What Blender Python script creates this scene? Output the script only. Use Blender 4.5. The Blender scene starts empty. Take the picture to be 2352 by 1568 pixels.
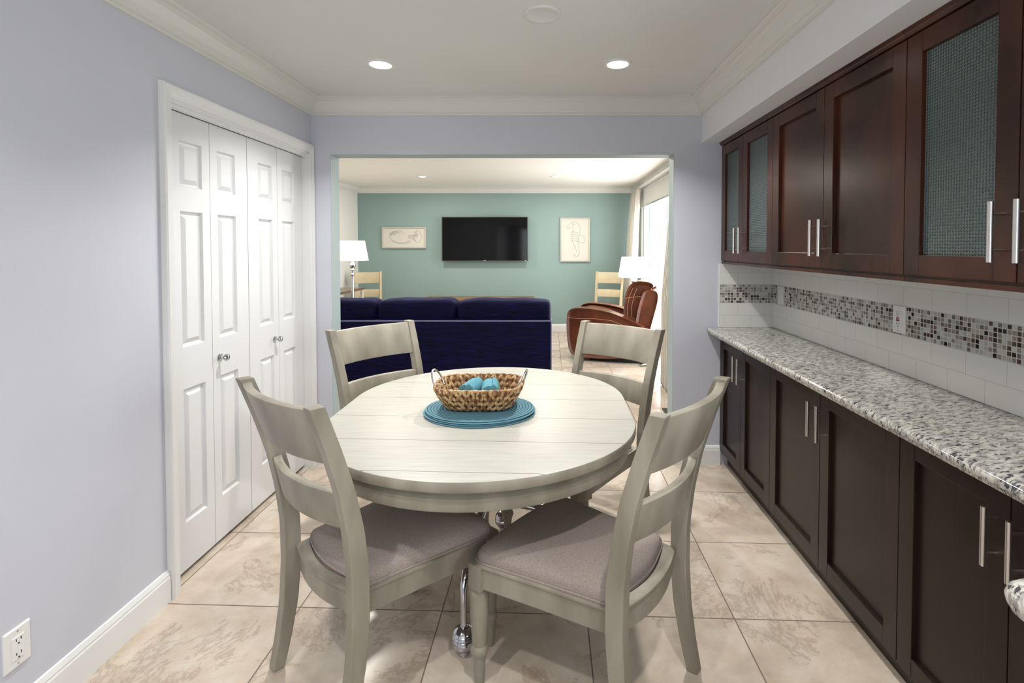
import bpy, bmesh, math, random
from mathutils import Vector, Matrix
random.seed(7)
PI = math.pi
sc = bpy.context.scene
C = sc.collection

# ---------------------------------------------------------------- camera
cam_data = bpy.data.cameras.new('camera')
cam_data.sensor_width = 36.0
cam_data.sensor_fit = 'HORIZONTAL'
cam_data.lens = 1120.0 / 2352 * 36
cam_data.shift_x = (1176 - 1262) / 2352
cam_data.shift_y = (595 - 784) / 2352
cam_data.clip_start = 0.02
cam = bpy.data.objects.new('camera', cam_data)
C.objects.link(cam)
cam.location = (0, 0, 1.44)
cam.rotation_euler = (PI / 2 - 0.025, 0, 0)
sc.camera = cam

# ---------------------------------------------------------------- world, lights, exposure
sc.view_settings.view_transform = 'Standard'
sc.view_settings.look = 'None'
sc.view_settings.exposure = 0.0
sc.view_settings.gamma = 1.0
sc.view_settings.use_curve_mapping = False
W = bpy.data.worlds.new('daylight')
sc.world = W
W.use_nodes = True
W.node_tree.nodes['Background'].inputs[0].default_value = (0.93, 0.97, 1.0, 1)
W.node_tree.nodes['Background'].inputs[1].default_value = 3.0


def light(name, kind, loc, energy, color=(1, 1, 1), size=0.1, size_y=None, rot=(0, 0, 0), spot=None, spread=None):
    d = bpy.data.lights.new(name, kind)
    d.energy = energy
    d.color = color
    if kind == 'AREA':
        if size_y:
            d.shape = 'RECTANGLE'; d.size = size; d.size_y = size_y
        else:
            d.shape = 'DISK'; d.size = size
        if spread: d.spread = spread
    elif kind == 'SPOT':
        d.spot_size = spot; d.spot_blend = 0.6; d.shadow_soft_size = size
    else:
        d.shadow_soft_size = size
    o = bpy.data.objects.new(name, d)
    C.objects.link(o)
    o.location = loc
    o.rotation_euler = rot
    return o


WARM = (1.0, 0.93, 0.84)
NEUT = (1.0, 0.975, 0.95)
# daylight: added for unseen rear and side windows, then the living room's glass door
light('added_rear_daylight', 'AREA', (-0.1, -2.42, 1.5), 8, (0.93, 0.97, 1.0), 2.0, 1.3, (PI / 2, 0, 0))  # added fill, as if from an unseen window behind the camera
light('added_side_daylight', 'AREA', (1.50, 0.0, 1.45), 22, (0.93, 0.97, 1.0), 0.7, 0.7, (0, PI / 2, 0))  # added side light, as if from an unseen window over the peninsula
light('patio_daylight', 'AREA', (1.62, 6.3, 1.15), 95, (0.97, 0.985, 1.0), 3.0, 1.8, (0, PI / 2, 0))
DINING_CANS = [(-0.887, 2.585), (0.358, 2.58), (-0.887, 0.55), (0.358, 0.55), (-0.887, -1.4), (0.358, -1.4)]
for i, (x, y) in enumerate(DINING_CANS):
    light('can_light', 'AREA', (x, y, 2.375), [15.5, 15.5, 10, 11.5, 5, 5][i], NEUT, 0.08, spread=math.radians(125))
LIVING_CANS = [(-1.83, 7.05), (0.08, 7.05), (-1.83, 4.7), (0.08, 4.7)]
for x, y in LIVING_CANS:
    light('living_can_light', 'AREA', (x, y, 2.435), 22, WARM, 0.10)

# ---------------------------------------------------------------- node materials
def mat(name, color=(0.8, 0.8, 0.8), rough=0.5, metal=0.0, spec=0.5, noise=0.0, nscale=20, nstretch=(1, 1, 1), bump=0.0, bscale=200, color2=None, coat=0.0, lo=0.35, hi=0.65, detail=4):
    m = bpy.data.materials.new(name)
    m.use_nodes = True
    nt = m.node_tree
    b = nt.nodes['Principled BSDF']
    b.inputs['Base Color'].default_value = (*color, 1)
    b.inputs['Roughness'].default_value = rough
    b.inputs['Metallic'].default_value = metal
    b.inputs['Specular IOR Level'].default_value = spec
    b.inputs['Coat Weight'].default_value = coat
    tc = nt.nodes.new('ShaderNodeTexCoord')
    mp = nt.nodes.new('ShaderNodeMapping')
    mp.inputs['Scale'].default_value = nstretch
    nt.links.new(tc.outputs['Object'], mp.inputs[0])
    if color2 is None and noise > 0:
        color2 = tuple(min(1, c * (1 - noise)) for c in color)
    if color2 is not None:
        n = nt.nodes.new('ShaderNodeTexNoise')
        n.inputs['Scale'].default_value = nscale
        n.inputs['Detail'].default_value = detail
        nt.links.new(mp.outputs[0], n.inputs['Vector'])
        r = nt.nodes.new('ShaderNodeValToRGB')
        r.color_ramp.elements[0].position = lo
        r.color_ramp.elements[1].position = hi
        r.color_ramp.elements[0].color = (*color, 1)
        r.color_ramp.elements[1].color = (*color2, 1)
        nt.links.new(n.outputs['Fac'], r.inputs[0])
        nt.links.new(r.outputs[0], b.inputs['Base Color'])
    if bump > 0:
        n2 = nt.nodes.new('ShaderNodeTexNoise')
        n2.inputs['Scale'].default_value = bscale
        n2.inputs['Detail'].default_value = 3
        nt.links.new(tc.outputs['Object'], n2.inputs['Vector'])
        bp = nt.nodes.new('ShaderNodeBump')
        bp.inputs['Strength'].default_value = bump
        bp.inputs['Distance'].default_value = 0.002
        nt.links.new(n2.outputs['Fac'], bp.inputs['Height'])
        nt.links.new(bp.outputs[0], b.inputs['Normal'])
    return m


class NT:
    """small expression helper for node graphs"""
    def __init__(s, m): s.nt = m.node_tree; s.N = s.nt.nodes; s.L = s.nt.links
    def put(s, sock, v):
        if isinstance(v, bpy.types.NodeSocket): s.L.new(v, sock)
        else: sock.default_value = v
    def math(s, op, a, b=None, c=None):
        n = s.N.new('ShaderNodeMath'); n.operation = op
        s.put(n.inputs[0], a)
        if b is not None: s.put(n.inputs[1], b)
        if c is not None: s.put(n.inputs[2], c)
        return n.outputs[0]
    def xyz(s, v):
        n = s.N.new('ShaderNodeSeparateXYZ'); s.L.new(v, n.inputs[0]); return n.outputs
    def comb(s, x, y, z=0.0):
        n = s.N.new('ShaderNodeCombineXYZ'); s.put(n.inputs[0], x); s.put(n.inputs[1], y); s.put(n.inputs[2], z); return n.outputs[0]
    def pos(s): return s.N.new('ShaderNodeTexCoord').outputs['Object']
    def noise(s, v, scale, detail=4, rough=0.5, dist=0.0):
        n = s.N.new('ShaderNodeTexNoise'); s.L.new(v, n.inputs['Vector']); n.inputs['Scale'].default_value = scale
        n.inputs['Detail'].default_value = detail; n.inputs['Roughness'].default_value = rough; n.inputs['Distortion'].default_value = dist
        return n.outputs['Fac']
    def white(s, v):
        n = s.N.new('ShaderNodeTexWhiteNoise'); s.L.new(v, n.inputs['Vector']); return n.outputs['Value']
    def ramp(s, f, stops, const=False):
        n = s.N.new('ShaderNodeValToRGB'); s.L.new(f, n.inputs[0]); r = n.color_ramp
        if const: r.interpolation = 'CONSTANT'
        while len(r.elements) < len(stops): r.elements.new(0.5)
        for e, (p, c) in zip(r.elements, stops): e.position = p; e.color = (*c, 1)
        return n.outputs[0]
    def mix(s, f, a, b, mode='MIX'):
        n = s.N.new('ShaderNodeMix'); n.data_type = 'RGBA'; n.blend_type = mode
        s.put(n.inputs[0], f)
        s.put(n.inputs[6], a if isinstance(a, bpy.types.NodeSocket) else (*a, 1))
        s.put(n.inputs[7], b if isinstance(b, bpy.types.NodeSocket) else (*b, 1))
        return n.outputs[2]
    def bump(s, h, strength, dist):
        n = s.N.new('ShaderNodeBump'); s.L.new(h, n.inputs['Height']); n.inputs['Strength'].default_value = strength; n.inputs['Distance'].default_value = dist
        return n.outputs[0]
    def bsdf(s): return s.N['Principled BSDF']


def new_mat(name):
    m = bpy.data.materials.new(name); m.use_nodes = True; return m, NT(m)


M = {}
M['wall'] = mat('lavender_grey_paint', (0.56, 0.575, 0.645), 0.36, noise=0.04, nscale=1.2, bump=0.12, bscale=90)
M['soffit'] = mat('soffit_paint', (0.74, 0.745, 0.775), 0.45)
M['teal'] = mat('teal_paint', (0.255, 0.36, 0.345), 0.6, noise=0.03, nscale=1.5)
M['aqua'] = mat('jamb_paint', (0.36, 0.45, 0.46), 0.5)
M['living_white'] = mat('living_wall_paint', (0.74, 0.74, 0.70), 0.6)
M['ceiling'] = mat('ceiling_paint', (0.66, 0.67, 0.645), 0.8, noise=0.02, nscale=2)
M['living_ceiling'] = mat('living_ceiling_paint', (0.92, 0.90, 0.84), 0.8)
M['trim'] = mat('white_trim_paint', (0.74, 0.745, 0.74), 0.35)
M['crown'] = mat('crown_paint', (0.64, 0.64, 0.60), 0.4)
M['door'] = mat('white_door_paint', (0.70, 0.71, 0.72), 0.35)
M['plastic'] = mat('white_plastic', (0.74, 0.74, 0.72), 0.3)
M['dark_slot'] = mat('dark_slot', (0.02, 0.02, 0.02), 0.5)
M['red'] = mat('red_button', (0.55, 0.03, 0.04), 0.4)
M['nickel'] = mat('brushed_nickel', (0.62, 0.60, 0.58), 0.3, metal=1.0)
M['chrome'] = mat('chrome', (0.55, 0.56, 0.60), 0.12, metal=1.0)
M['black'] = mat('black_plastic', (0.012, 0.012, 0.012), 0.4)
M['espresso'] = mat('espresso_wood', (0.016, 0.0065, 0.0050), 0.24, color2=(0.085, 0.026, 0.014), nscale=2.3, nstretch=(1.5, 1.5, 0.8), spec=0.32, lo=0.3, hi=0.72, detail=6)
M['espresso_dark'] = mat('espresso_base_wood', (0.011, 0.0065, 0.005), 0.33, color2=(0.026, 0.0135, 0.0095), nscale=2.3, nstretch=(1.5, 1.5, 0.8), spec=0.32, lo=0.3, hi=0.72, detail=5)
M['chair_wood'] = mat('weathered_grey_wood', (0.325, 0.30, 0.24), 0.42, color2=(0.21, 0.19, 0.147), nscale=9, nstretch=(1, 1, 0.25), detail=8, bump=0.05, bscale=60)
M['chair_cream'] = mat('cream_chair_wood', (0.50, 0.42, 0.27), 0.45, noise=0.1, nscale=8)
M['fabric'] = mat('taupe_linen', (0.36, 0.305, 0.275), 0.95, color2=(0.27, 0.225, 0.20), nscale=260, bump=0.5, bscale=500, spec=0.1)
M['leather'] = mat('cognac_leather', (0.15, 0.042, 0.016), 0.36, color2=(0.085, 0.023, 0.009), nscale=5, bump=0.25, bscale=80)
M['stitch'] = mat('pale_stitching', (0.55, 0.30, 0.18), 0.6)
M['shade'] = None
M['tan_wood'] = mat('tan_console_wood', (0.30, 0.17, 0.08), 0.45, noise=0.3, nscale=6, nstretch=(0.3, 3, 3))
M['brown_wood'] = mat('brown_table_wood', (0.16, 0.10, 0.065), 0.3, noise=0.3, nscale=6)
M['silver_frame'] = mat('champagne_frame', (0.50, 0.49, 0.44), 0.4, metal=0.2)
M['paper'] = mat('cream_paper', (0.66, 0.63, 0.56), 0.8, noise=0.04, nscale=8)
M['pencil'] = mat('pencil_line', (0.25, 0.25, 0.24), 0.8)
M['towel'] = mat('aqua_terry', (0.15, 0.37, 0.45), 0.95, noise=0.25, nscale=120, bump=0.9, bscale=220, spec=0.05)
M['welt'] = mat('navy_welt', (0.16, 0.17, 0.30), 0.5)
M['blind'] = mat('blind_fabric', (0.62, 0.62, 0.58), 0.8)

# navy velvet with woven horizontal streaks
m, n = new_mat('navy_velvet'); b = n.bsdf()
x, y, z = n.xyz(n.pos())
f = n.noise(n.comb(n.math('MULTIPLY', x, 2.0), n.math('MULTIPLY', y, 2.0), n.math('MULTIPLY', z, 26.0)), 3.0, 6, 0.7)
col = n.ramp(f, [(0.38, (0.001, 0.001, 0.008)), (0.6, (0.0035, 0.0035, 0.045)), (0.8, (0.018, 0.02, 0.17))])
n.L.new(col, b.inputs['Base Color'])
b.inputs['Roughness'].default_value = 0.7
b.inputs['Specular IOR Level'].default_value = 0.15
b.inputs['Sheen Weight'].default_value = 0.08
b.inputs['Sheen Tint'].default_value = (0.15, 0.15, 0.8, 1)
M['navy'] = m

# table top: pale planks with fine grooves
m, n = new_mat('pale_plank_top'); b = n.bsdf()
x, y, z = n.xyz(n.pos())
y = n.math('ADD', y, 2.073)
yy = n.math('ADD', y, n.math('MULTIPLY', n.math('SUBTRACT', x, 0.02), 0.045))
pl = n.math('MULTIPLY', n.math('SUBTRACT', yy, 1.456), 1 / 0.238)
fr = n.math('FRACT', n.math('ADD', pl, 10.5))
d = n.math('ABSOLUTE', n.math('SUBTRACT', fr, 0.5))
line = n.math('LESS_THAN', d, 0.0055)
idn = n.white(n.comb(n.math('FLOOR', n.math('ADD', pl, 10.0)), 3.0))
g = n.noise(n.comb(n.math('MULTIPLY', x, 1.5), n.math('MULTIPLY', y, 22.0), z), 4.0, 8, 0.65)
base = n.ramp(g, [(0.3, (0.37, 0.365, 0.32)), (0.7, (0.46, 0.455, 0.405))])
base = n.mix(n.math('MULTIPLY', idn, 0.10), base, (0.38, 0.37, 0.32))
col = n.mix(line, base, (0.09, 0.08, 0.06))
n.L.new(col, b.inputs['Base Color'])
b.inputs['Roughness'].default_value = 0.42
n.L.new(n.bump(n.math('SUBTRACT', 1.0, line), 0.5, 0.002), b.inputs['Normal'])
M['plank'] = m

# floor tiles
m, n = new_mat('beige_marble_tile'); b = n.bsdf()
P = n.pos(); x, y, z = n.xyz(P)
a = n.math('MULTIPLY', n.math('SUBTRACT', x, 0.717), 1 / 0.571)
bb = n.math('MULTIPLY', n.math('SUBTRACT', n.math('ADD', y, n.math('MULTIPLY', x, 0.0357)), 1.8795), 1 / 0.493)
def cell_edge(v, w):
    f = n.math('FRACT', n.math('ADD', v, 50.0))
    dd = n.math('SUBTRACT', 0.5, n.math('ABSOLUTE', n.math('SUBTRACT', f, 0.5)))
    return n.math('LESS_THAN', dd, w)
gr = n.math('MAXIMUM', cell_edge(a, 0.0042), cell_edge(bb, 0.0048))
wn = n.white(n.comb(n.math('FLOOR', n.math('ADD', a, 50.0)), n.math('FLOOR', n.math('ADD', bb, 50.0))))
off = n.comb(n.math('ADD', x, n.math('MULTIPLY', wn, 37.0)), n.math('ADD', y, n.math('MULTIPLY', wn, 11.0)), z)
cl = n.noise(off, 3.6, 10, 0.70, 0.2)
vn = n.noise(off, 2.6, 12, 0.72, 0.5)
vein = n.math('SUBTRACT', 1.0, n.math('MULTIPLY', n.math('ABSOLUTE', n.math('SUBTRACT', vn, 0.5)), 34.0))
vein = n.math('MAXIMUM', vein, 0.0)
mask = n.math('MULTIPLY', vein, n.math('GREATER_THAN', n.noise(off, 1.7, 3), 0.50))
base = n.ramp(cl, [(0.30, (0.43, 0.345, 0.26)), (0.5, (0.56, 0.475, 0.385)), (0.68, (0.66, 0.60, 0.515))])
base = n.mix(n.math('MULTIPLY', mask, 0.5), base, (0.30, 0.225, 0.165))
col = n.mix(gr, base, (0.17, 0.13, 0.105))
n.L.new(col, b.inputs['Base Color'])
n.L.new(n.math('ADD', 0.17, n.math('MULTIPLY', gr, 0.6)), b.inputs['Roughness'])
n.L.new(n.bump(n.math('SUBTRACT', 1.0, gr), 0.5, 0.002), b.inputs['Normal'])
M['floor'] = m

# backsplash: white subway tile with a band of small glass mosaic
def splash(name, axis, tw, mw):
    m, n = new_mat(name); b = n.bsdf()
    x, y, z = n.xyz(n.pos())
    h = x if axis == 'x' else y
    zc = n.math('MULTIPLY', n.math('SUBTRACT', z, 0.911), 1 / 0.0805)
    above = n.math('GREATER_THAN', z, 1.13)
    zc = n.math('SUBTRACT', zc, n.math('MULTIPLY', above, (1.195 - 0.911) / 0.0805 - 3.0))
    row = n.math('FLOOR', zc)
    off = n.math('MULTIPLY', n.math('MODULO', n.math('ADD', row, 20.0), 2.0), 0.5)
    hc = n.math('ADD', n.math('MULTIPLY', n.math('SUBTRACT', h, 1.17 if axis == 'x' else 3.2), 1 / tw), n.math('ADD', off, 40.12))
    def edge(v, w):
        f = n.math('FRACT', n.math('ADD', v, 50.0))
        return n.math('LESS_THAN', n.math('SUBTRACT', 0.5, n.math('ABSOLUTE', n.math('SUBTRACT', f, 0.5))), w)
    grout = n.math('MAXIMUM', edge(hc, 0.0009 / tw), edge(zc, 0.011))
    tv = n.white(n.comb(n.math('FLOOR', hc), row, 1.0))
    tile = n.mix(n.math('MULTIPLY', tv, 0.16), (0.72, 0.72, 0.68), (0.63, 0.63, 0.595))
    tile = n.mix(grout, tile, (0.50, 0.50, 0.475))
    ma = n.math('MULTIPLY', n.math('SUBTRACT', h, 1.15 if axis == 'x' else 3.2), 1 / mw)
    mb = n.math('MULTIPLY', n.math('SUBTRACT', z, 1.073), 7 / 0.121)
    mg = n.math('MAXIMUM', edge(ma, 0.085), edge(mb, 0.085))
    rv = n.white(n.comb(n.math('FLOOR', n.math('ADD', ma, 300.0)), n.math('FLOOR', mb), 5.0))
    mc = n.ramp(rv, [(0.0, (0.40, 0.40, 0.37)), (0.26, (0.50, 0.50, 0.47)), (0.46, (0.27, 0.24, 0.20)), (0.66, (0.17, 0.145, 0.12)), (0.80, (0.09, 0.055, 0.04)), (0.92, (0.022, 0.017, 0.015))], True)
    mc = n.mix(mg, mc, (0.58, 0.58, 0.55))
    band = n.math('MULTIPLY', n.math('GREATER_THAN', z, 1.073), n.math('LESS_THAN', z, 1.194))
    n.L.new(n.mix(band, tile, mc), b.inputs['Base Color'])
    b.inputs['Roughness'].default_value = 0.16
    hh = n.math('SUBTRACT', 1.0, n.math('MAXIMUM', n.math('MULTIPLY', band, mg), n.math('MULTIPLY', n.math('SUBTRACT', 1.0, band), grout)))
    n.L.new(n.bump(hh, 0.4, 0.0012), b.inputs['Normal'])
    return m
M['splash_side'] = splash('subway_tile_side', 'y', 0.155, 0.0166)
M['splash_back'] = splash('subway_tile_back', 'x', 0.175, 0.0188)

# granite
m, n = new_mat('speckled_granite'); b = n.bsdf()
P = n.pos(); x, y, z = n.xyz(P)
st = n.comb(n.math('MULTIPLY', n.math('ADD', x, n.math('MULTIPLY', y, 0.3)), 0.62), n.math('MULTIPLY', n.math('SUBTRACT', y, n.math('MULTIPLY', x, 0.3)), 1.75), z)
base = n.ramp(n.noise(st, 42, 5, 0.65, 0.4), [(0.33, (0.20, 0.195, 0.185)), (0.46, (0.36, 0.35, 0.325)), (0.58, (0.56, 0.55, 0.50)), (0.72, (0.52, 0.47, 0.34))])
sp = n.noise(st, 58, 4, 0.62, 0.5)
msk = n.math('MULTIPLY', n.math('SUBTRACT', sp, 0.548), 20.0)
msk = n.math('MINIMUM', n.math('MAXIMUM', msk, 0.0), 0.92)
col = n.mix(msk, base, (0.018, 0.020, 0.03))
s2 = n.math('MINIMUM', n.math('MAXIMUM', n.math('MULTIPLY', n.math('SUBTRACT', n.noise(st, 30, 5, 0.6, 0.3), 0.60), 14.0), 0.0), 0.75)
col = n.mix(s2, col, (0.20, 0.185, 0.17))
n.L.new(col, b.inputs['Base Color'])
b.inputs['Roughness'].default_value = 0.12
M['granite'] = m

# dimpled cabinet glass
m, n = new_mat('dimpled_glass'); b = n.bsdf()
x, y, z = n.xyz(n.pos())
def cen(v, s): return n.math('SUBTRACT', n.math('FRACT', n.math('ADD', n.math('MULTIPLY', v, 1 / s), 100.0)), 0.5)
cy_, cz_ = cen(y, 0.0092), cen(z, 0.0092)
r2 = n.math('ADD', n.math('MULTIPLY', cy_, cy_), n.math('MULTIPLY', cz_, cz_))
hgt = n.math('MAXIMUM', n.math('SUBTRACT', 0.2, r2), 0.0)
n.L.new(n.bump(hgt, 1.0, 0.02), b.inputs['Normal'])
b.inputs['Base Color'].default_value = (0.16, 0.21, 0.21, 1)
b.inputs['Roughness'].default_value = 0.12
b.inputs['Transmission Weight'].default_value = 0.35
b.inputs['IOR'].default_value = 1.5
M['dimple'] = m

# window glass: clear, lets daylight through
m, n = new_mat('clear_window_glass')
n.N.remove(n.bsdf())
t = n.N.new('ShaderNodeBsdfTransparent'); g = n.N.new('ShaderNodeBsdfGlossy'); g.inputs['Roughness'].default_value = 0.02
mx = n.N.new('ShaderNodeMixShader'); mx.inputs[0].default_value = 0.06
n.L.new(t.outputs[0], mx.inputs[1]); n.L.new(g.outputs[0], mx.inputs[2]); n.L.new(mx.outputs[0], n.N['Material Output'].inputs[0])
M['glass'] = m

# placemat: concentric braid
m, n = new_mat('braided_blue_placemat'); b = n.bsdf()
x, y, z = n.xyz(n.pos())
rr = n.math('SQRT', n.math('ADD', n.math('MULTIPLY', n.math('MULTIPLY', x, x), 1 / 0.2209 ** 2), n.math('MULTIPLY', n.math('MULTIPLY', y, y), 1 / 0.172 ** 2)))
rg = n.math('SINE', n.math('MULTIPLY', rr, 110.0))
col = n.ramp(n.math('ADD', n.math('MULTIPLY', rg, 0.5), 0.5), [(0.0, (0.025, 0.10, 0.145)), (0.55, (0.14, 0.31, 0.385))])
n.L.new(col, b.inputs['Base Color'])
b.inputs['Roughness'].default_value = 0.8
n.L.new(n.bump(rg, 0.6, 0.002), b.inputs['Normal'])
M['placemat'] = m

# basket leaf fibre
M['weave'] = mat('water_hyacinth', (0.56, 0.37, 0.18), 0.5, color2=(0.19, 0.08, 0.026), nscale=55, detail=3, lo=0.40, hi=0.60)

def emit(name, color, strength):
    m, n = new_mat(name); b = n.bsdf()
    b.inputs['Base Color'].default_value = (*color, 1)
    b.inputs['Emission Color'].default_value = (*color, 1)
    b.inputs['Emission Strength'].default_value = strength
    return m
M['lens'] = emit('lit_lamp_lens', (1.0, 0.97, 0.93), 6.0)
M['shade'] = emit('lit_linen_shade', (1.0, 0.96, 0.86), 0.75)
M['shade2'] = emit('lit_linen_shade_bright', (1.0, 0.97, 0.88), 1.0)
m, n = new_mat('curtain_linen'); b = n.bsdf()
b.inputs['Base Color'].default_value = (0.86, 0.84, 0.78, 1); b.inputs['Roughness'].default_value = 0.9
tr = n.N.new('ShaderNodeBsdfTranslucent'); tr.inputs[0].default_value = (0.9, 0.88, 0.82, 1)
mx = n.N.new('ShaderNodeMixShader'); mx.inputs[0].default_value = 0.35
n.L.new(b.outputs[0], mx.inputs[1]); n.L.new(tr.outputs[0], mx.inputs[2]); n.L.new(mx.outputs[0], n.N['Material Output'].inputs[0])
M['curtain'] = m
M['screen'] = mat('glossy_black_screen', (0.002, 0.002, 0.002), 0.06, spec=0.3)

# ---------------------------------------------------------------- geometry helpers
INV = {}


def obj(name, bm, m, parent=None, smooth=False, bevel=0.0, seg=2, local=False, label=None):
    """link a bmesh (world coordinates unless local) as ONE mesh object"""
    if parent is not None and not local:
        bm.transform(INV[parent.name])
    me = bpy.data.meshes.new(name)
    bmesh.ops.recalc_face_normals(bm, faces=bm.faces)
    if smooth:
        for f in bm.faces: f.smooth = True
    bm.to_mesh(me); bm.free()
    for q in (m if isinstance(m, (list, tuple)) else [m]): me.materials.append(q)
    o = bpy.data.objects.new(name, me)
    C.objects.link(o)
    if parent is not None:
        o.parent = parent
        INV[o.name] = INV[parent.name]
    else:
        INV[o.name] = Matrix.Identity(4)
    if bevel > 0:
        md = o.modifiers.new('bevel', 'BEVEL'); md.width = bevel; md.segments = seg; md.limit_method = 'ANGLE'; md.angle_limit = math.radians(40)
    if smooth:
        md = o.modifiers.new('split', 'EDGE_SPLIT'); md.split_angle = math.radians(38)
    if label: o['label'] = label
    return o


def thing(name, label, cat, loc=(0, 0, 0), rotz=0.0, group=None):
    o = bpy.data.objects.new(name, None)
    C.objects.link(o)
    o.empty_display_size = 0.1
    o.location = loc
    o.rotation_euler = (0, 0, rotz)
    o['label'] = label; o['category'] = cat
    if group: o['group'] = group
    INV[o.name] = (Matrix.Translation(loc) @ Matrix.Rotation(rotz, 4, 'Z')).inverted()
    return o


def tag(o, label, cat, group=None):
    o['label'] = label; o['category'] = cat
    if group: o['group'] = group
    return o


def struct(name, bm, m, parent=None, **k):
    o = obj(name, bm, m, parent, **k)
    if parent is None: o['kind'] = 'structure'
    return o


def struct_root(name, loc=(0, 0, 0)):
    o = bpy.data.objects.new(name, None); C.objects.link(o); o.location = loc; o['kind'] = 'structure'
    INV[o.name] = Matrix.Translation(loc).inverted()
    return o


def BM(): return bmesh.new()


def box(bm, x0, x1, y0, y1, z0, z1, mi=0):
    v = [bm.verts.new((x, y, z)) for x in (x0, x1) for y in (y0, y1) for z in (z0, z1)]
    fs = [(0, 1, 3, 2), (4, 6, 7, 5), (0, 4, 5, 1), (2, 3, 7, 6), (0, 2, 6, 4), (1, 5, 7, 3)]
    for f in fs:
        q = bm.faces.new([v[i] for i in f]); q.material_index = mi
    return bm


def rings(bm, rs, closed=True, cap=True):
    """skin a list of equal-length point rings"""
    V = [[bm.verts.new(p) for p in r] for r in rs]
    n = len(V[0])
    for a, b_ in zip(V[:-1], V[1:]):
        for i in range(n if closed else n - 1):
            j = (i + 1) % n
            bm.faces.new((a[i], a[j], b_[j], b_[i]))
    if cap and closed:
        bm.faces.new(V[0][::-1]); bm.faces.new(V[-1])
    return V


def tube(bm, pts, r, n=8, cap=True):
    pts = [Vector(p) for p in pts]
    rs = r if isinstance(r, (list, tuple)) else [r] * len(pts)
    out = []
    up = None
    for i, p in enumerate(pts):
        t = (pts[min(i + 1, len(pts) - 1)] - pts[max(i - 1, 0)]).normalized()
        if up is None:
            up = Vector((0, 0, 1)) if abs(t.z) < 0.9 else Vector((1, 0, 0))
        u = (up - t * up.dot(t)).normalized(); w = t.cross(u); up = u
        out.append([p + (u * math.cos(2 * PI * k / n) + w * math.sin(2 * PI * k / n)) * rs[i] for k in range(n)])
    rings(bm, out, True, cap)
    return bm


def lathe(bm, prof, cx=0, cy=0, n=24, sx=1.0, sy=1.0):
    """prof = [(r, z)]"""
    rings(bm, [[(cx + r * sx * math.cos(2 * PI * k / n), cy + r * sy * math.sin(2 * PI * k / n), z) for k in range(n)] for r, z in prof])
    return bm


def prism(bm, poly, d0, d1, fn):
    """extrude 2D polygon between d0 and d1; fn(a, b, d) -> xyz"""
    rings(bm, [[fn(a, b, d0) for a, b in poly], [fn(a, b, d1) for a, b in poly]])
    return bm


def quadric(bm, c, s, e=0.35, n=28, m=14, fn=None):
    """superellipsoid cushion"""
    def pw(v, p): return math.copysign(abs(v) ** p, v)
    rs = []
    for i in range(m + 1):
        ph = -PI / 2 + PI * (i + 0.02) / (m + 0.04)
        r = []
        for k in range(n):
            th = 2 * PI * k / n
            p = (c[0] + s[0] * pw(math.cos(ph), e) * pw(math.cos(th), e), c[1] + s[1] * pw(math.cos(ph), e) * pw(math.sin(th), e), c[2] + s[2] * pw(math.sin(ph), e))
            r.append(fn(*p) if fn else p)
        rs.append(r)
    rings(bm, rs)
    return bm


def molding(bm, path, prof, z):
    """sweep (out, dz) profile along an XY path, interior to the right of travel, mitred"""
    P2 = [Vector(p) for p in path]
    out = []
    for i, p in enumerate(P2):
        def nrm(a, b_):
            d = (b_ - a).normalized(); return Vector((d.y, -d.x))
        if i == 0: o = nrm(P2[0], P2[1])
        elif i == len(P2) - 1: o = nrm(P2[-2], P2[-1])
        else:
            n1, n2 = nrm(P2[i - 1], p), nrm(p, P2[i + 1])
            o = (n1 + n2); o = o / (o.dot(n1))
        out.append([(p.x + o.x * a, p.y + o.y * a, z + b_) for a, b_ in prof])
    rings(bm, out)
    return bm


CROWN = [(0, -0.105), (0.010, -0.105), (0.012, -0.095), (0.024, -0.090), (0.026, -0.080), (0.040, -0.066), (0.052, -0.048), (0.062, -0.032), (0.072, -0.026), (0.074, -0.018), (0.092, -0.014), (0.100, -0.010), (0.100, 0), (0, 0)]
BASE = [(0, 0), (0.014, 0), (0.014, 0.098), (0.011, 0.104), (0.012, 0.110), (0.009, 0.118), (0.006, 0.126), (0, 0.128)]

# ---------------------------------------------------------------- room shell
XL, XR, YB, ZC = -1.555, 1.475, 3.20, 2.40
YR = -2.5
FARY, LXL, LXR, LZC = 8.28, -3.25, 1.50, 2.455

bm = BM(); box(bm, -3.5, 1.75, YR - 0.1, FARY + 0.1, -0.1, 0)
struct('floor', bm, M['floor'])
bm = BM(); box(bm, XL - 0.12, XR + 0.12, YR - 0.1, YB + 0.001, ZC, ZC + 0.12)
struct('ceiling', bm, M['ceiling'])
bm = BM(); box(bm, LXL - 0.1, LXR + 0.2, YB + 0.127, FARY + 0.1, LZC, LZC + 0.12)
struct('ceiling_living_room', bm, M['living_ceiling'])

# wall_left with the closet opening
DY0, DY1, DZ = 2.008, 3.160, 2.05
bm = BM()
box(bm, XL - 0.12, XL, YR, DY0, 0, ZC + 0.05); box(bm, XL - 0.12, XL, DY1, YB, 0, ZC + 0.05); box(bm, XL - 0.12, XL, DY0, DY1, DZ, ZC + 0.05)
box(bm, XL - 0.62, XL - 0.60, DY0 - 0.1, DY1 + 0.1, 0, ZC); box(bm, XL - 0.62, XL - 0.12, DY0 - 0.12, DY0 - 0.1, 0, ZC); box(bm, XL - 0.62, XL - 0.12, DY1 + 0.04, DY1 + 0.056, 0, ZC); box(bm, XL - 0.62, XL - 0.12, DY0 - 0.1, DY1 + 0.1, 2.2, 2.22)
struct('wall_left', bm, M['wall'])

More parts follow.
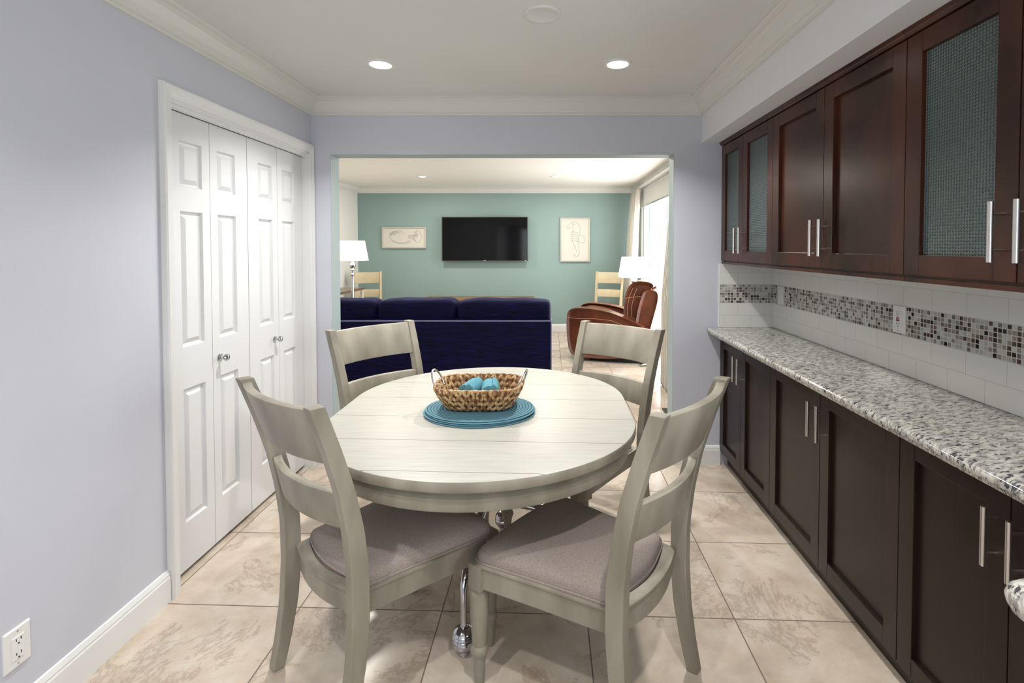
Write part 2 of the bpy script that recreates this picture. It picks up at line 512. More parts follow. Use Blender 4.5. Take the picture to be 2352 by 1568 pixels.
# partition with the wide opening
OX0, OX1, OZ = -1.43, 0.812, 2.042
bm = BM()
T = YB + 0.127
box(bm, LXL - 0.1, OX0 - 0.003, YB, T, 0, LZC + 0.05); box(bm, OX1 + 0.003, LXR + 0.2, YB, T, 0, LZC + 0.05); box(bm, OX0 - 0.003, OX1 + 0.003, YB, T, OZ + 0.003, LZC + 0.05)
struct('wall_back', bm, M['wall'])
bm = BM()
box(bm, OX0 - 0.003, OX0, YB + 0.001, T, 0, OZ); box(bm, OX1, OX1 + 0.003, YB + 0.001, T, 0, OZ); box(bm, OX0 - 0.003, OX1 + 0.003, YB + 0.001, T, OZ, OZ + 0.003)
struct('trim_1', bm, M['aqua'])

bm = BM(); box(bm, XR, XR + 0.12, YR, -0.55, 0, ZC + 0.05); box(bm, XR, XR + 0.12, 0.55, YB, 0, ZC + 0.05)
box(bm, XR, XR + 0.12, -0.55, 0.55, 0, 1.0); box(bm, XR, XR + 0.12, -0.55, 0.55, 2.05, ZC + 0.05)
struct('wall_right', bm, M['wall'])
# soffit over the wall cabinets
SX, SZ = 0.995, 2.118
bm = BM(); box(bm, SX, XR, YR, YB, SZ, ZC)
struct('wall_soffit', bm, M['soffit'])
# rear wall with an opening for the added, unseen window
bm = BM()
box(bm, XL - 0.12, -1.1, YR - 0.1, YR, 0, ZC); box(bm, 0.9, XR + 0.12, YR - 0.1, YR, 0, ZC)
box(bm, -1.1, 0.9, YR - 0.1, YR, 0, 0.85); box(bm, -1.1, 0.9, YR - 0.1, YR, 2.15, ZC)
struct('wall_rear', bm, M['wall'])
w = struct_root('window_3_added')  # unseen side window, added as a source for the side daylight
bm = BM()
for a in ((-0.55, -0.50, 1.0, 2.05), (0.50, 0.55, 1.0, 2.05), (-0.5, 0.5, 1.0, 1.05), (-0.5, 0.5, 2.0, 2.05), (-0.5, 0.5, 1.51, 1.54)): box(bm, XR + 0.04, XR + 0.09, *a)
obj('window_frame', bm, M['trim'], w)
bm = BM(); box(bm, XR + 0.062, XR + 0.067, -0.51, 0.51, 1.04, 2.01); obj('glass_pane', bm, M['glass'], w)
w = struct_root('window_2_added')  # unseen rear window, added to account for the fill behind the camera
bm = BM()
for a in ((-1.1, -1.04, 0.85, 2.15), (0.84, 0.9, 0.85, 2.15), (-0.13, -0.07, 0.85, 2.15), (-1.1, 0.9, 0.85, 0.91), (-1.1, 0.9, 2.09, 2.15)):
    box(bm, a[0], a[1], YR - 0.07, YR - 0.02, a[2], a[3])
obj('window_frame', bm, M['trim'], w)
bm = BM(); box(bm, -1.05, 0.85, YR - 0.05, YR - 0.045, 0.9, 2.1)
obj('glass_pane', bm, M['glass'], w)

# living room walls
bm = BM(); box(bm, LXL - 0.1, LXR + 0.2, FARY, FARY + 0.1, 0, LZC)
struct('wall_far', bm, M['teal'])
bm = BM(); box(bm, LXL - 0.1, LXL, T, FARY, 0, LZC)
struct('wall_living_left', bm, M['living_white'])
WY0, WY1, WZ = 4.75, 7.95, 2.28
bm = BM()
box(bm, LXR, LXR + 0.12, T, WY0, 0, LZC); box(bm, LXR, LXR + 0.12, WY1, FARY, 0, LZC); box(bm, LXR, LXR + 0.12, WY0, WY1, WZ, LZC); box(bm, LXR, LXR + 0.12, WY0, WY1, 0, 0.05)
struct('wall_living_right', bm, M['living_white'])
w = struct_root('window_1')
bm = BM()
for a in ((WY0, WY0 + 0.06, 0.05, WZ), (WY1 - 0.06, WY1, 0.05, WZ), (6.32, 6.40, 0.05, WZ), (WY0, WY1, 0.05, 0.11), (WY0, WY1, WZ - 0.06, WZ)):
    box(bm, LXR + 0.03, LXR + 0.09, *a)
obj('window_frame', bm, M['trim'], w)
bm = BM(); box(bm, LXR + 0.055, LXR + 0.062, WY0 + 0.05, WY1 - 0.05, 0.1, WZ - 0.05)
obj('glass_pane', bm, M['glass'], w)

# crown mouldings and baseboards
bm = BM(); molding(bm, [(XL, YR), (XL, YB), (SX, YB), (SX, YR)], CROWN, ZC)
struct('trim_2', bm, M['crown'], bevel=0.0)
bm = BM(); molding(bm, [(LXL, T), (LXL, FARY), (LXR, FARY), (LXR, T)], CROWN, LZC)
struct('trim_3', bm, M['living_white'])
bm = BM(); molding(bm, [(XL, YR), (XL, 1.952)], BASE, 0)
struct('baseboard_left', bm, M['trim'])
bm = BM(); molding(bm, [(OX1, YB), (1.128, YB)], BASE, 0); molding(bm, [(XL + 0.025, YB), (OX0, YB)], BASE, 0)
struct('baseboard_back', bm, M['trim'])
bm = BM(); molding(bm, [(LXL, T), (LXL, FARY), (LXR, FARY), (LXR, WY1 + 0.02)], BASE, 0)
struct('baseboard_living_room', bm, M['trim'])

# door casing (structure) : profiled picture-frame casing round the closet opening
bm = BM()
CP = [(0, 0), (0.010, 0), (0.014, 0.006), (0.016, 0.02), (0.022, 0.03), (0.024, 0.045), (0.020, 0.052), (0, 0.055)]   # (out of wall, away from opening)
def casing_ring(kind, t):
    return [(XL + a, (DY0 - b_) if kind == 0 else (DY1 + b_ * 0.69), (0 if t == 0 else DZ + b_)) for a, b_ in CP]
rings(bm, [casing_ring(0, 0), casing_ring(0, 1), casing_ring(1, 1), casing_ring(1, 0)])
# jamb liner and head stop
box(bm, XL - 0.10, XL + 0.003, DY0 - 0.003, DY0 + 0.008, 0, DZ); box(bm, XL - 0.10, XL + 0.003, DY1 - 0.003, DY1 + 0.003, 0, DZ)
box(bm, XL - 0.10, XL + 0.003, DY0, DY1, DZ - 0.014, DZ + 0.001)
box(bm, XL - 0.035, XL - 0.012, DY0, DY1, DZ - 0.03, DZ - 0.012)
struct('trim_4', bm, M['trim'])

# ---------------------------------------------------------------- bifold closet door
door = struct_root('door_1', (XL - 0.045, DY0, 0))
FX = XL - 0.045
def door_leaf(y0, y1, knob_y=None, ml=0.095, mr=0.05):
    bm = BM()
    z0, z1 = 0.018, DZ - 0.03
    yL = [y0, y0 + ml, y1 - mr, y1]
    pan = [(0.225, 0.815), (1.00, 1.596), (1.703, 1.903)]
    zL = [z0] + [v for p in pan for v in p] + [z1]
    t = 0.03
    # front face grid with raised panels sunk in a bevelled field
    grid = [[bm.verts.new((FX, y, z)) for z in zL] for y in yL]
    for i in range(3):
        for j in range(len(zL) - 1):
            q = (grid[i][j], grid[i + 1][j], grid[i + 1][j + 1], grid[i][j + 1])
            if i == 1 and j % 2 == 1:
                a0, a1, c0, c1 = yL[1], yL[2], zL[j], zL[j + 1]
                prev = list(q)
                for ins, dep in ((0.006, 0.012), (0.014, 0.013), (0.034, 0.003)):
                    cur = [bm.verts.new((FX - dep, y, z)) for y, z in ((a0 + ins, c0 + ins), (a1 - ins, c0 + ins), (a1 - ins, c1 - ins), (a0 + ins, c1 - ins))]
                    for k in range(4):
                        bm.faces.new((prev[k], prev[(k + 1) % 4], cur[(k + 1) % 4], cur[k]))
                    prev = cur
                bm.faces.new(prev)
            else:
                bm.faces.new(q)
    box(bm, FX - t, FX - 0.0135, y0, y1, z0, z1)
    for ya in (y0, y1): bm.faces.new([bm.verts.new(p) for p in ((FX, ya, z0), (FX, ya, z1), (FX - t, ya, z1), (FX - t, ya, z0))])
    for za in (z0, z1): bm.faces.new([bm.verts.new(p) for p in ((FX, y0, za), (FX, y1, za), (FX - t, y1, za), (FX - t, y0, za))])
    o = obj('door_leaf', bm, M['door'], door)
    if knob_y:
        bm = BM()
        pr = [(0.019, 0), (0.019, 0.003), (0.008, 0.008), (0.006, 0.018), (0.007, 0.022), (0.015, 0.027), (0.0175, 0.033), (0.015, 0.040), (0.009, 0.043), (0.001, 0.044)]
        rings(bm, [[(FX + h, knob_y + r * math.cos(2 * PI * k / 20), 0.905 + r * math.sin(2 * PI * k / 20)) for k in range(20)] for r, h in pr])
        obj('door_knob', bm, M['chrome'], o, smooth=True)
DW = 0.284
ys = [2.021 + DW * i for i in range(5)]
for i in range(4):
    g = 0.0015 if i != 2 else 0.0025
    door_leaf(ys[i] + g, ys[i + 1] - 0.0015, {1: ys[1] + 0.05, 2: ys[3] - 0.045}.get(i), *((0.095, 0.05) if i % 2 == 0 else (0.05, 0.095)))

# ---------------------------------------------------------------- recessed lights and ceiling plate
def downlight(x, y, z, label, group, r=0.057):
    t = thing('recessed_light', label, 'ceiling light', (x, y, z), 0, group)
    bm = BM(); n_ = 32
    rings(bm, [[(x + q * math.cos(2 * PI * k / n_), y + q * math.sin(2 * PI * k / n_), z + h) for k in range(n_)] for q, h in ((r + 0.016, 0), (r + 0.015, -0.006), (r, -0.007), (r - 0.004, -0.001))], cap=False)
    obj('trim_ring', bm, M['trim'], t, smooth=True)
    bm = BM(); lathe(bm, [(r, -0.0012 + z), (r, z - 0.0035), (r * 0.7, z - 0.0055), (0.001, z - 0.006)], x, y, 32)
    obj('lens', bm, M['lens'], t, smooth=True)
downlight(*DINING_CANS[0], ZC, 'lit round recessed light in the dining ceiling, on the closet door side', 'recessed lights in the dining ceiling')
downlight(*DINING_CANS[1], ZC, 'lit round recessed light in the dining ceiling, on the wall cabinet side', 'recessed lights in the dining ceiling')
for x, y in DINING_CANS[2:]: downlight(x, y, ZC, 'recessed ceiling light outside the photo, %s above the %s' % ('just' if y > 0 else 'well behind the camera,', 'closet side' if x < 0 else 'cabinet side'), 'recessed lights in the dining ceiling')
downlight(*LIVING_CANS[0], LZC, 'small recessed light in the living room ceiling, above left of the television', 'recessed lights in the living room ceiling', 0.055)
downlight(*LIVING_CANS[1], LZC, 'small recessed light in the living room ceiling, above right of the television', 'recessed lights in the living room ceiling', 0.055)
for x, y in LIVING_CANS[2:]: downlight(x, y, LZC, 'recessed living room light above the sofa, hidden by the opening, %s' % ('left one' if x < -1 else 'right one'), 'recessed lights in the living room ceiling', 0.055)
bm = BM(); lathe(bm, [(0.078, ZC), (0.078, ZC - 0.003), (0.074, ZC - 0.006), (0.064, ZC - 0.007), (0.060, ZC - 0.005), (0.001, ZC - 0.006)], -0.029, 2.035, 40)
tag(obj('ceiling_cover_plate', bm, M['ceiling'], smooth=True), 'flat round painted cover plate on the dining ceiling, unlit', 'ceiling plate')

# ---------------------------------------------------------------- cabinets
CX0 = 1.125
def bar_handle(y, z0, z1, parent):
    bm = BM()
    tube(bm, [(CX0 - 0.036, y, z0), (CX0 - 0.036, y, z1)], 0.0068, 14)
    L = z1 - z0
    for zz in (z0 + L * 0.2, z1 - L * 0.2): tube(bm, [(CX0 + 0.001, y, zz), (CX0 - 0.036, y, zz)], 0.0042, 10)
    obj('bar_handle', bm, M['nickel'], parent, smooth=True)


def shaker_door(y0, y1, z0, z1, parent, wood, glass, hy, hz):
    st, rl, t = 0.062, 0.062, 0.021
    bm = BM()
    box(bm, CX0, CX0 + t, y0, y0 + st, z0, z1); box(bm, CX0, CX0 + t, y1 - st, y1, z0, z1)
    box(bm, CX0 + 0.0004, CX0 + t, y0 + st, y1 - st, z0, z0 + rl); box(bm, CX0 + 0.0004, CX0 + t, y0 + st, y1 - st, z1 - rl, z1)
    # inner bead
    i0, i1, k0, k1 = y0 + st, y1 - st, z0 + rl, z1 - rl
    if not glass:
        box(bm, CX0 + 0.0155, CX0 + 0.0195, i0 - 0.002, i1 + 0.002, k0 - 0.002, k1 + 0.002)
    d = obj('door', bm, wood, parent, bevel=0.0015, seg=2)
    if glass:
        bm = BM(); box(bm, CX0 + 0.0145, CX0 + 0.0185, i0 - 0.001, i1 + 0.001, k0 - 0.001, k1 + 0.001)
        obj('glass_pane', bm, M['dimple'], d)
    bar_handle(hy, hz[0], hz[1], d)


def carcass(y0, y1, z0, z1, x0=CX0 + 0.021, x1=XR - 0.0095, th=0.016, shelf=True):
    bm = BM()
    box(bm, x0, x1, y0, y0 + th, z0, z1); box(bm, x0, x1, y1 - th, y1, z0, z1)
    box(bm, x0, x1, y0 + th, y1 - th, z0, z0 + th); box(bm, x0, x1, y0 + th, y1 - th, z1 - th, z1)
    box(bm, x1 - 0.008, x1, y0 + th, y1 - th, z0 + th, z1 - th)
    if shelf:
        for f in (0.36, 0.68): box(bm, x0 + 0.03, x1 - 0.008, y0 + th, y1 - th, z0 + (z1 - z0) * f, z0 + (z1 - z0) * f + th)
    return bm


EDG = [3.198, 2.849, 2.467, 2.009, 1.55, 1.173, 0.79]
UPL = ['dark wood wall cabinet with narrow glass doors, farthest, against the back wall', 'dark wood wall cabinet with two solid doors, between the glass-door cabinets', 'dark wood wall cabinet with large dimpled-glass doors, nearest the camera']
LWL = ['dark wood base cabinet with the narrowest doors, farthest, against the back wall', 'dark wood base cabinet in the middle of the run, below the solid wall cabinet', 'dark wood base cabinet nearest the camera, partly hidden by the granite corner']
for i in range(3):
    ya, ym, yb = EDG[2 * i], EDG[2 * i + 1], EDG[2 * i + 2]
    gl = i != 1
    u = thing('wall_cabinet', UPL[i], 'cabinet', (XR - 0.01, (ya + yb) / 2, 1.333), 0, 'wall cabinets above the counter')
    obj('cabinet_body', carcass(yb + 0.0005, ya - 0.0005, 1.345, 2.10), M['espresso'], u)
    for (a, b_, hy) in ((ym + 0.0015, ya - 0.0015, ym + 0.034), (yb + 0.0015, ym - 0.0015, ym - 0.034)):
        shaker_door(a, b_, 1.353, 2.092, u, M['espresso'], gl, hy, (1.402, 1.552))
    bm = BM(); box(bm, CX0 + 0.004, CX0 + 0.022, yb + 0.0005, ya - 0.0005, 1.331, 1.3449); box(bm, CX0 + 0.022, XR - 0.012, yb + 0.0005, yb + 0.016, 1.331, 1.3449)
    obj('light_rail', bm, M['espresso'], u)
    bm = BM()
    prism(bm, [(CX0 + 0.02, 2.094), (CX0 - 0.004, 2.096), (CX0 - 0.010, 2.102), (CX0 - 0.012, 2.108), (CX0 - 0.020, 2.117), (CX0 + 0.02, 2.1175)], yb + 0.0005, ya - 0.0005, lambda a, b_, d: (a, d, b_))
    obj('top_molding', bm, M['espresso'], u)
    l = thing('base_cabinet', LWL[i], 'cabinet', (XR - 0.01, (ya + yb) / 2, 0), 0, 'base cabinets under the granite counter')
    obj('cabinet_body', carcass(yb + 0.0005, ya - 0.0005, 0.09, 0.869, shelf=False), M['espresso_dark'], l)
    for (a, b_, hy) in ((ym + 0.0015, ya - 0.0015, ym + 0.034), (yb + 0.0015, ym - 0.0015, ym - 0.034)):
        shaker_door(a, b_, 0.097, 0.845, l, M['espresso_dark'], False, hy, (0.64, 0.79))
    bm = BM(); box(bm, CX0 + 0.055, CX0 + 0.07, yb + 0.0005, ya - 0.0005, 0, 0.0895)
    obj('toe_kick', bm, M['espresso_dark'], l)

# peninsula turning toward the room at the photo's right edge
pen = thing('peninsula_cabinet', 'dark wood peninsula cabinet under the near granite corner at right', 'cabinet', (1.2, 0.1, 0), 0)
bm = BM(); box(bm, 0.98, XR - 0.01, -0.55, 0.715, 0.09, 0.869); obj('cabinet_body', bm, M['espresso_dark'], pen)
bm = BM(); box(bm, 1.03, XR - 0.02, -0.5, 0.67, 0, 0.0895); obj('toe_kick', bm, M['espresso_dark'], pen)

# granite worktops
bm = BM()
ogee = [(XR - 0.009, 0.8705), (1.052, 0.8705), (1.044, 0.874), (1.041, 0.882), (1.040, 0.886), (1.034, 0.889), (1.032, 0.896), (1.034, 0.904), (1.040, 0.9095), (1.05, 0.911), (XR - 0.009, 0.911)]
prism(bm, ogee, 0.7885, YB - 0.009, lambda a, b_, d: (a, d, b_))
tag(obj('granite_countertop', bm, M['granite'], smooth=True), 'long speckled grey granite countertop running along the tiled wall', 'countertop')
bm = BM()
def pen_outline(ins):
    r = 0.045; pts = []
    x0, y1 = 0.712 + ins, 0.778 - ins
    for k in range(9):
        a = PI - PI / 2 * k / 8
        pts.append((x0 + r + r * math.cos(a), y1 - r + r * math.sin(a)))
    pts += [(XR - 0.009, y1), (XR - 0.009, -0.6 + ins), (x0, -0.6 + ins)]
    return pts
rings(bm, [[(x, y, z) for x, y in pen_outline(i_)] for i_, z in ((0.014, 0.8705), (0.005, 0.874), (0.001, 0.884), (0.0, 0.893), (0.003, 0.903), (0.009, 0.909), (0.017, 0.911))])
tag(obj('granite_peninsula_top', bm, M['granite'], smooth=True), 'rounded corner of a second granite worktop, cut off by the lower right edge', 'countertop')

# backsplash (wall finish)
bm = BM(); box(bm, XR - 0.008, XR - 0.0005, 0.62, YB - 0.008, 0.912, 1.3445)
struct('wall_backsplash_right', bm, M['splash_side'])
bm = BM(); box(bm, 1.118, XR - 0.008, YB - 0.008, YB - 0.0005, 0.912, 1.3305)
struct('wall_backsplash_back', bm, M['splash_back'])
bm = BM(); box(bm, 1.112, 1.1178, YB - 0.009, YB - 0.0005, 0.912, 1.3305)
struct('trim_5', bm, M['trim'])

# ---------------------------------------------------------------- outlets
def outlet(label, cat, fn, kind):
    """fn(a, b, h): a across plate, b up, h out of the wall"""
    o0 = fn(0, 0, 0)
    t = thing('wall_outlet' if kind != 'switch' else 'wall_switch', label, cat, o0)
    def rect(bm, a0, a1, b0, b1, h0, h1, ch=0.0):
        rings(bm, [[fn(a, b_, h0) for a, b_ in ((a0, b0), (a1, b0), (a1, b1), (a0, b1))], [fn(a, b_, h1 - ch) for a, b_ in ((a0, b0), (a1, b0), (a1, b1), (a0, b1))], [fn(a, b_, h1) for a, b_ in ((a0 + ch, b0 + ch), (a1 - ch, b0 + ch), (a1 - ch, b1 - ch), (a0 + ch, b1 - ch))]])
    bm = BM(); rect(bm, -0.036, 0.036, -0.058, 0.058, 0, 0.007, 0.003); obj('cover_plate', bm, M['plastic'], t)
    bm = BM(); rect(bm, -0.0165, 0.0165, -0.0335, 0.0335, 0.007, 0.0095, 0.001); body = obj('receptacle' if kind != 'switch' else 'rocker', bm, M['plastic'], t)
    for s in (-1, 1):
        bm = BM(); tube(bm, [fn(0, s * 0.0475, 0.007), fn(0, s * 0.0475, 0.0078)], 0.0028, 8); obj('screw', bm, M['nickel'], t)
    if kind != 'switch':
        for s in (-1, 1):
            c = s * 0.0205
            for q in ((-0.0075, -0.0052, c - 0.001, c + 0.0075), (0.0052, 0.0075, c, c + 0.0068), (-0.0022, 0.0022, c - 0.0105, c - 0.0062)):
                bm = BM(); rect(bm, *q, 0.0094, 0.0099); obj('slot', bm, M['dark_slot'], body)
    if kind == 'gfci':
        bm = BM(); rect(bm, -0.0085, 0.0085, 0.001, 0.0072, 0.0094, 0.011); obj('reset_button', bm, M['red'], body, label='red reset button')
        bm = BM(); rect(bm, -0.0085, 0.0085, -0.0072, -0.001, 0.0094, 0.011); obj('test_button', bm, M['black'], body, label='black test button')
    return t
outlet('white safety outlet with red and black buttons on the mosaic band', 'outlet', lambda a, b_, h: (XR - 0.0082 - h, 2.033 + a, 1.138 + b_), 'gfci')
outlet('plain white wall plate on the mosaic band, near the far tiled corner', 'switch', lambda a, b_, h: (XR - 0.0082 - h, 3.08 + a, 1.135 + b_), 'switch')
outlet('white wall outlet low on the lavender wall above the baseboard, lower left', 'outlet', lambda a, b_, h: (XL + h, 1.392 - a, 0.276 + b_), 'duplex')

# ---------------------------------------------------------------- dining table
TX, TY, RX, RY, HY = -0.270, 2.073, 0.608, 0.540, 0.141
def table_outline(ins, n=112):
    pts = []
    for k in range(n):
        a = 2 * PI * k / n
        cx, sx_ = math.cos(a), math.sin(a)
        pts.append((TX + (RX - ins) * cx, TY + (RY - ins) * sx_ + (HY if sx_ >= 0 else -HY)))
    return pts
tb = thing('dining_table', 'large oval grey-washed plank-top dining table in the room centre', 'table', (TX, TY, 0))
def loft(prof):
    bm = BM(); rings(bm, [[(x, y, z) for x, y in table_outline(i_)] for i_, z in prof]); return bm
top = loft([(0.012, 0.724), (0.003, 0.726), (0.0, 0.731), (0.0, 0.753), (0.003, 0.758), (0.009, 0.760)])
# transform plank material coordinates: keep world coordinates in the top by parenting at table base
bmesh.ops.recalc_face_normals(top, faces=top.faces)
for f_ in top.faces:
    f_.normal_update()
    if f_.normal.z < 0.75: f_.material_index = 1
obj('tabletop', top, [M['plank'], M['chair_wood']], tb, smooth=True)
obj('apron', loft([(0.030, 0.655), (0.027, 0.660), (0.027, 0.695), (0.040, 0.706), (0.040, 0.7239)]), M['chair_wood'], tb, smooth=True)
# chrome swivel base
bm = BM(); lathe(bm, [(0.16, 0.650), (0.16, 0.6545), (0.001, 0.6549)][::-1] + [(0.05, 0.64), (0.030, 0.62), (0.028, 0.40), (0.045, 0.38), (0.045, 0.33), (0.001, 0.32)], TX, TY, 28)
obj('column', bm, M['chrome'], tb, smooth=True)
for k in range(4):
    a = -PI / 2 + PI / 2 * k + (-0.09)
    d = Vector((math.cos(a), math.sin(a), 0))
    o = Vector((TX, TY, 0))
    bm = BM()
    tube(bm, [o + d * 0.03 + Vector((0, 0, 0.36)), o + d * 0.20 + Vector((0, 0, 0.335)), o + d * 0.33 + Vector((0, 0, 0.285)), o + d * 0.375 + Vector((0, 0, 0.24)), o + d * 0.38 + Vector((0, 0, 0.19)), o + d * 0.38 + Vector((0, 0, 0.09))], [0.02, 0.018, 0.016, 0.013, 0.012, 0.012], 14)
    leg = obj('base_leg', bm, M['chrome'], tb, smooth=True)
    c = o + d * 0.38
    bm = BM(); lathe(bm, [(0.012, 0.098), (0.02, 0.096), (0.034, 0.086), (0.038, 0.078), (0.036, 0.074), (0.040, 0.068), (0.038, 0.063), (0.042, 0.056), (0.041, 0.040), (0.030, 0.024), (0.018, 0.018), (0.02, 0.001), (0.001, 0.0005)], c.x, c.y, 24)
    obj('foot_cap', bm, M['chrome'], leg, smooth=True)

# ---------------------------------------------------------------- dining chairs
def interp(tab, z):
    for (z0, *a), (z1, *b_) in zip(tab[:-1], tab[1:]):
        if z <= z1:
            f = (z - z0) / (z1 - z0); return [p + (q - p) * f for p, q in zip(a, b_)]
    return list(tab[-1][1:])
POST = [(0.0, 0.201, -0.250, 0.034), (0.10, 0.201, -0.230, 0.040), (0.22, 0.201, -0.212, 0.046), (0.36, 0.201, -0.203, 0.050), (0.50, 0.202, -0.205, 0.050), (0.62, 0.205, -0.218, 0.048), (0.75, 0.209, -0.243, 0.045), (0.88, 0.214, -0.280, 0.042), (1.01, 0.219, -0.322, 0.040)]   # z, x, y, depth
ZF0, ZF1 = 0.335, 0.413
def seat_outline(ins=0.0, gap=0.0):
    wf, wr, yf, yr = 0.232 - ins, 0.184 - ins, 0.272 - ins, -0.196 + ins + gap
    r = max(0.05 - ins, 0.015); pts = []
    def arc(cx, cy, a0, a1, k=7): return [(cx + r * math.cos(a0 + (a1 - a0) * i / k), cy + r * math.sin(a0 + (a1 - a0) * i / k)) for i in range(k + 1)]
    pts += arc(wf - r, yf - r, 0.0, PI / 2)
    for i in range(1, 8): pts.append(((wf - r) * (1 - 2 * i / 8), yf + 0.012 * math.sin(PI * i / 8)))
    pts += arc(-(wf - r), yf - r, PI / 2, PI)
    pts.append((-wr - (wf - wr) * 0.5, (yf + yr) / 2))
    for i in range(0, 13):
        f = i / 12; pts.append((-wr + 2 * wr * f, yr - 0.030 * math.sin(PI * f)))
    pts.append((wr + (wf - wr) * 0.5, (yf + yr) / 2))
    return pts

def make_chair(x, y, rot, S, label, group, wood, hs=1.0):
    t = thing('dining_chair', label, 'chair', (x, y, 0), rot, group)
    c, s = math.cos(rot), math.sin(rot)
    R = Matrix(((c, -s, 0, 0), (s, c, 0, 0), (0, 0, 1, 0), (0, 0, 0, 1)))
    K = R.inverted() @ Matrix.Diagonal((S, 1, hs, 1)) @ R
    def put(name, bm, m, par=t, **k):
        bm.transform(K); return obj(name, bm, m, par, local=True, **k)
    for sd in (-1, 1):
        bm = BM(); rs = []
        for i in range(31):
            z = 1.01 * i / 30; px, py, dp = interp(POST, z)
            w = 0.0175; rs.append([(sd * px + a * w, py + b_ * dp / 2, z) for a, b_ in ((-1, -1), (1, -1), (1, 1), (-1, 1))])
        rings(bm, rs); put('rear_leg_post', bm, wood, bevel=0.003, seg=2)
        # turned front leg with square block
        bm = BM(); fx, fy = sd * 0.208, 0.246
        lathe(bm, [(0.001, 0.0), (0.0135, 0.0), (0.0145, 0.006), (0.0185, 0.085), (0.021, 0.095), (0.0255, 0.105), (0.0265, 0.113), (0.0245, 0.122), (0.0195, 0.130), (0.0215, 0.145), (0.026, 0.22), (0.029, 0.30), (0.0285, 0.315), (0.022, 0.326), (0.020, 0.335)], fx, fy, 20)
        k = 0.030
        q = [(fx - k, fy - k), (fx + k * (1 if sd < 0 else 0.97), fy - k), (fx + k, fy + k), (fx - k, fy + k)]
        ro = [(fx + sd * -k, fy - k), (fx + sd * k * 0.98, fy - k), (fx + sd * k * 0.98, fy + k * 0.15), (fx + sd * k * 0.72, fy + k * 0.74), (fx + sd * k * 0.1, fy + k * 1.05), (fx + sd * -k, fy + k * 1.05)]
        rings(bm, [[(a, b_, z) for a, b_ in ro] for z in (ZF0 - 0.006, ZF1 - 0.003)])
        put('front_leg', bm, wood, smooth=True)
    # seat rails : hollow frame
    bm = BM()
    def wall(pts, th, bow_in):
        pass
    out, inn = seat_outline(0.006), seat_outline(0.030)
    rings(bm, [[(a, b_, ZF0) for a, b_ in inn], [(a, b_, ZF0) for a, b_ in out], [(a, b_, ZF1 - 0.010) for a, b_ in out], [(a, b_, ZF1 - 0.008) for a, b_ in seat_outline(0.0)], [(a, b_, ZF1 - 0.002) for a, b_ in seat_outline(0.0)], [(a, b_, ZF1) for a, b_ in seat_outline(0.004)], [(a, b_, ZF1) for a, b_ in inn], [(a, b_, ZF0) for a, b_ in inn]], cap=False)
    put('seat_frame', bm, wood, smooth=True)
    # back rails, bowed to the rear
    def rail(z0, z1, name, bow, xi):
        bm = BM(); rs = []
        for i in range(17):
            f = i / 16; u = 2 * f - 1
            r_ = []
            for z, o in ((z0, -1), (z0, 1), (z1, 1), (z1, -1)):
                px, py, dp = interp(POST, z)
                xx = u * (px - 0.014); r_.append((xx, py - bow * (1 - u * u) + o * 0.0125 - 0.002, z))
            rs.append(r_)
        rings(bm, rs); put(name, bm, wood, bevel=0.003, smooth=True)
    rail(0.832, 1.000, 'top_rail', 0.036, 0)
    rail(0.625, 0.738, 'lower_rail', 0.036, 0)
    # cushion
    bm = BM(); base = seat_outline(0.010, 0.030); cy = 0.03; rs = [[(px, py, ZF1 - 0.02) for px, py in seat_outline(0.029, 0.0)]]
    for i in range(15):
        f = i / 14; a = f * PI / 2
        sc_ = math.cos(a) ** 0.55 if f < 1 else 0.02; h = 0.062 * math.sin(a) ** 0.58 if f > 0 else 0
        sc_ = max(sc_, 0.02)
        rs.append([(px * sc_, cy + (py - cy) * sc_, ZF1 - 0.001 + h) for px, py in base])
    rings(bm, rs); cu = put('seat_cushion', bm, M['fabric'], smooth=True)
    bm = BM(); pp = [(px, py, ZF1 + 0.003) for px, py in seat_outline(0.008, 0.032)]
    tube(bm, pp + [pp[0]], 0.0038, 6); put('piping', bm, M['fabric'], cu, smooth=True)
    return t

GD = 'grey-washed dining chairs round the table'
make_chair(-0.577, 1.689, -0.729, 1.13, 'grey dining chair on the near left of the table, back toward camera, by the closet', GD, M['chair_wood'])
make_chair(0.131, 1.607, 0.954, 1.13, 'grey dining chair on the near right of the table, beside the base cabinets', GD, M['chair_wood'])
make_chair(-0.696, 2.486, -2.244, 1.13, 'grey dining chair on the far left of the table, in front of the navy sofa', GD, M['chair_wood'])
make_chair(0.152, 2.449, 2.409, 1.13, 'grey dining chair on the far right of the table, in front of the leather recliner', GD, M['chair_wood'])
GL = 'cream ladder-back chairs against the teal wall'
make_chair(-2.80, 7.52, -2.70, 1.0, 'cream ladder-back chair against the teal wall behind the left table lamp', GL, M['chair_cream'], 1.035)
make_chair(0.855, 7.52, 2.75, 1.0, 'cream ladder-back chair against the teal wall behind the leather recliner', GL, M['chair_cream'], 1.035)

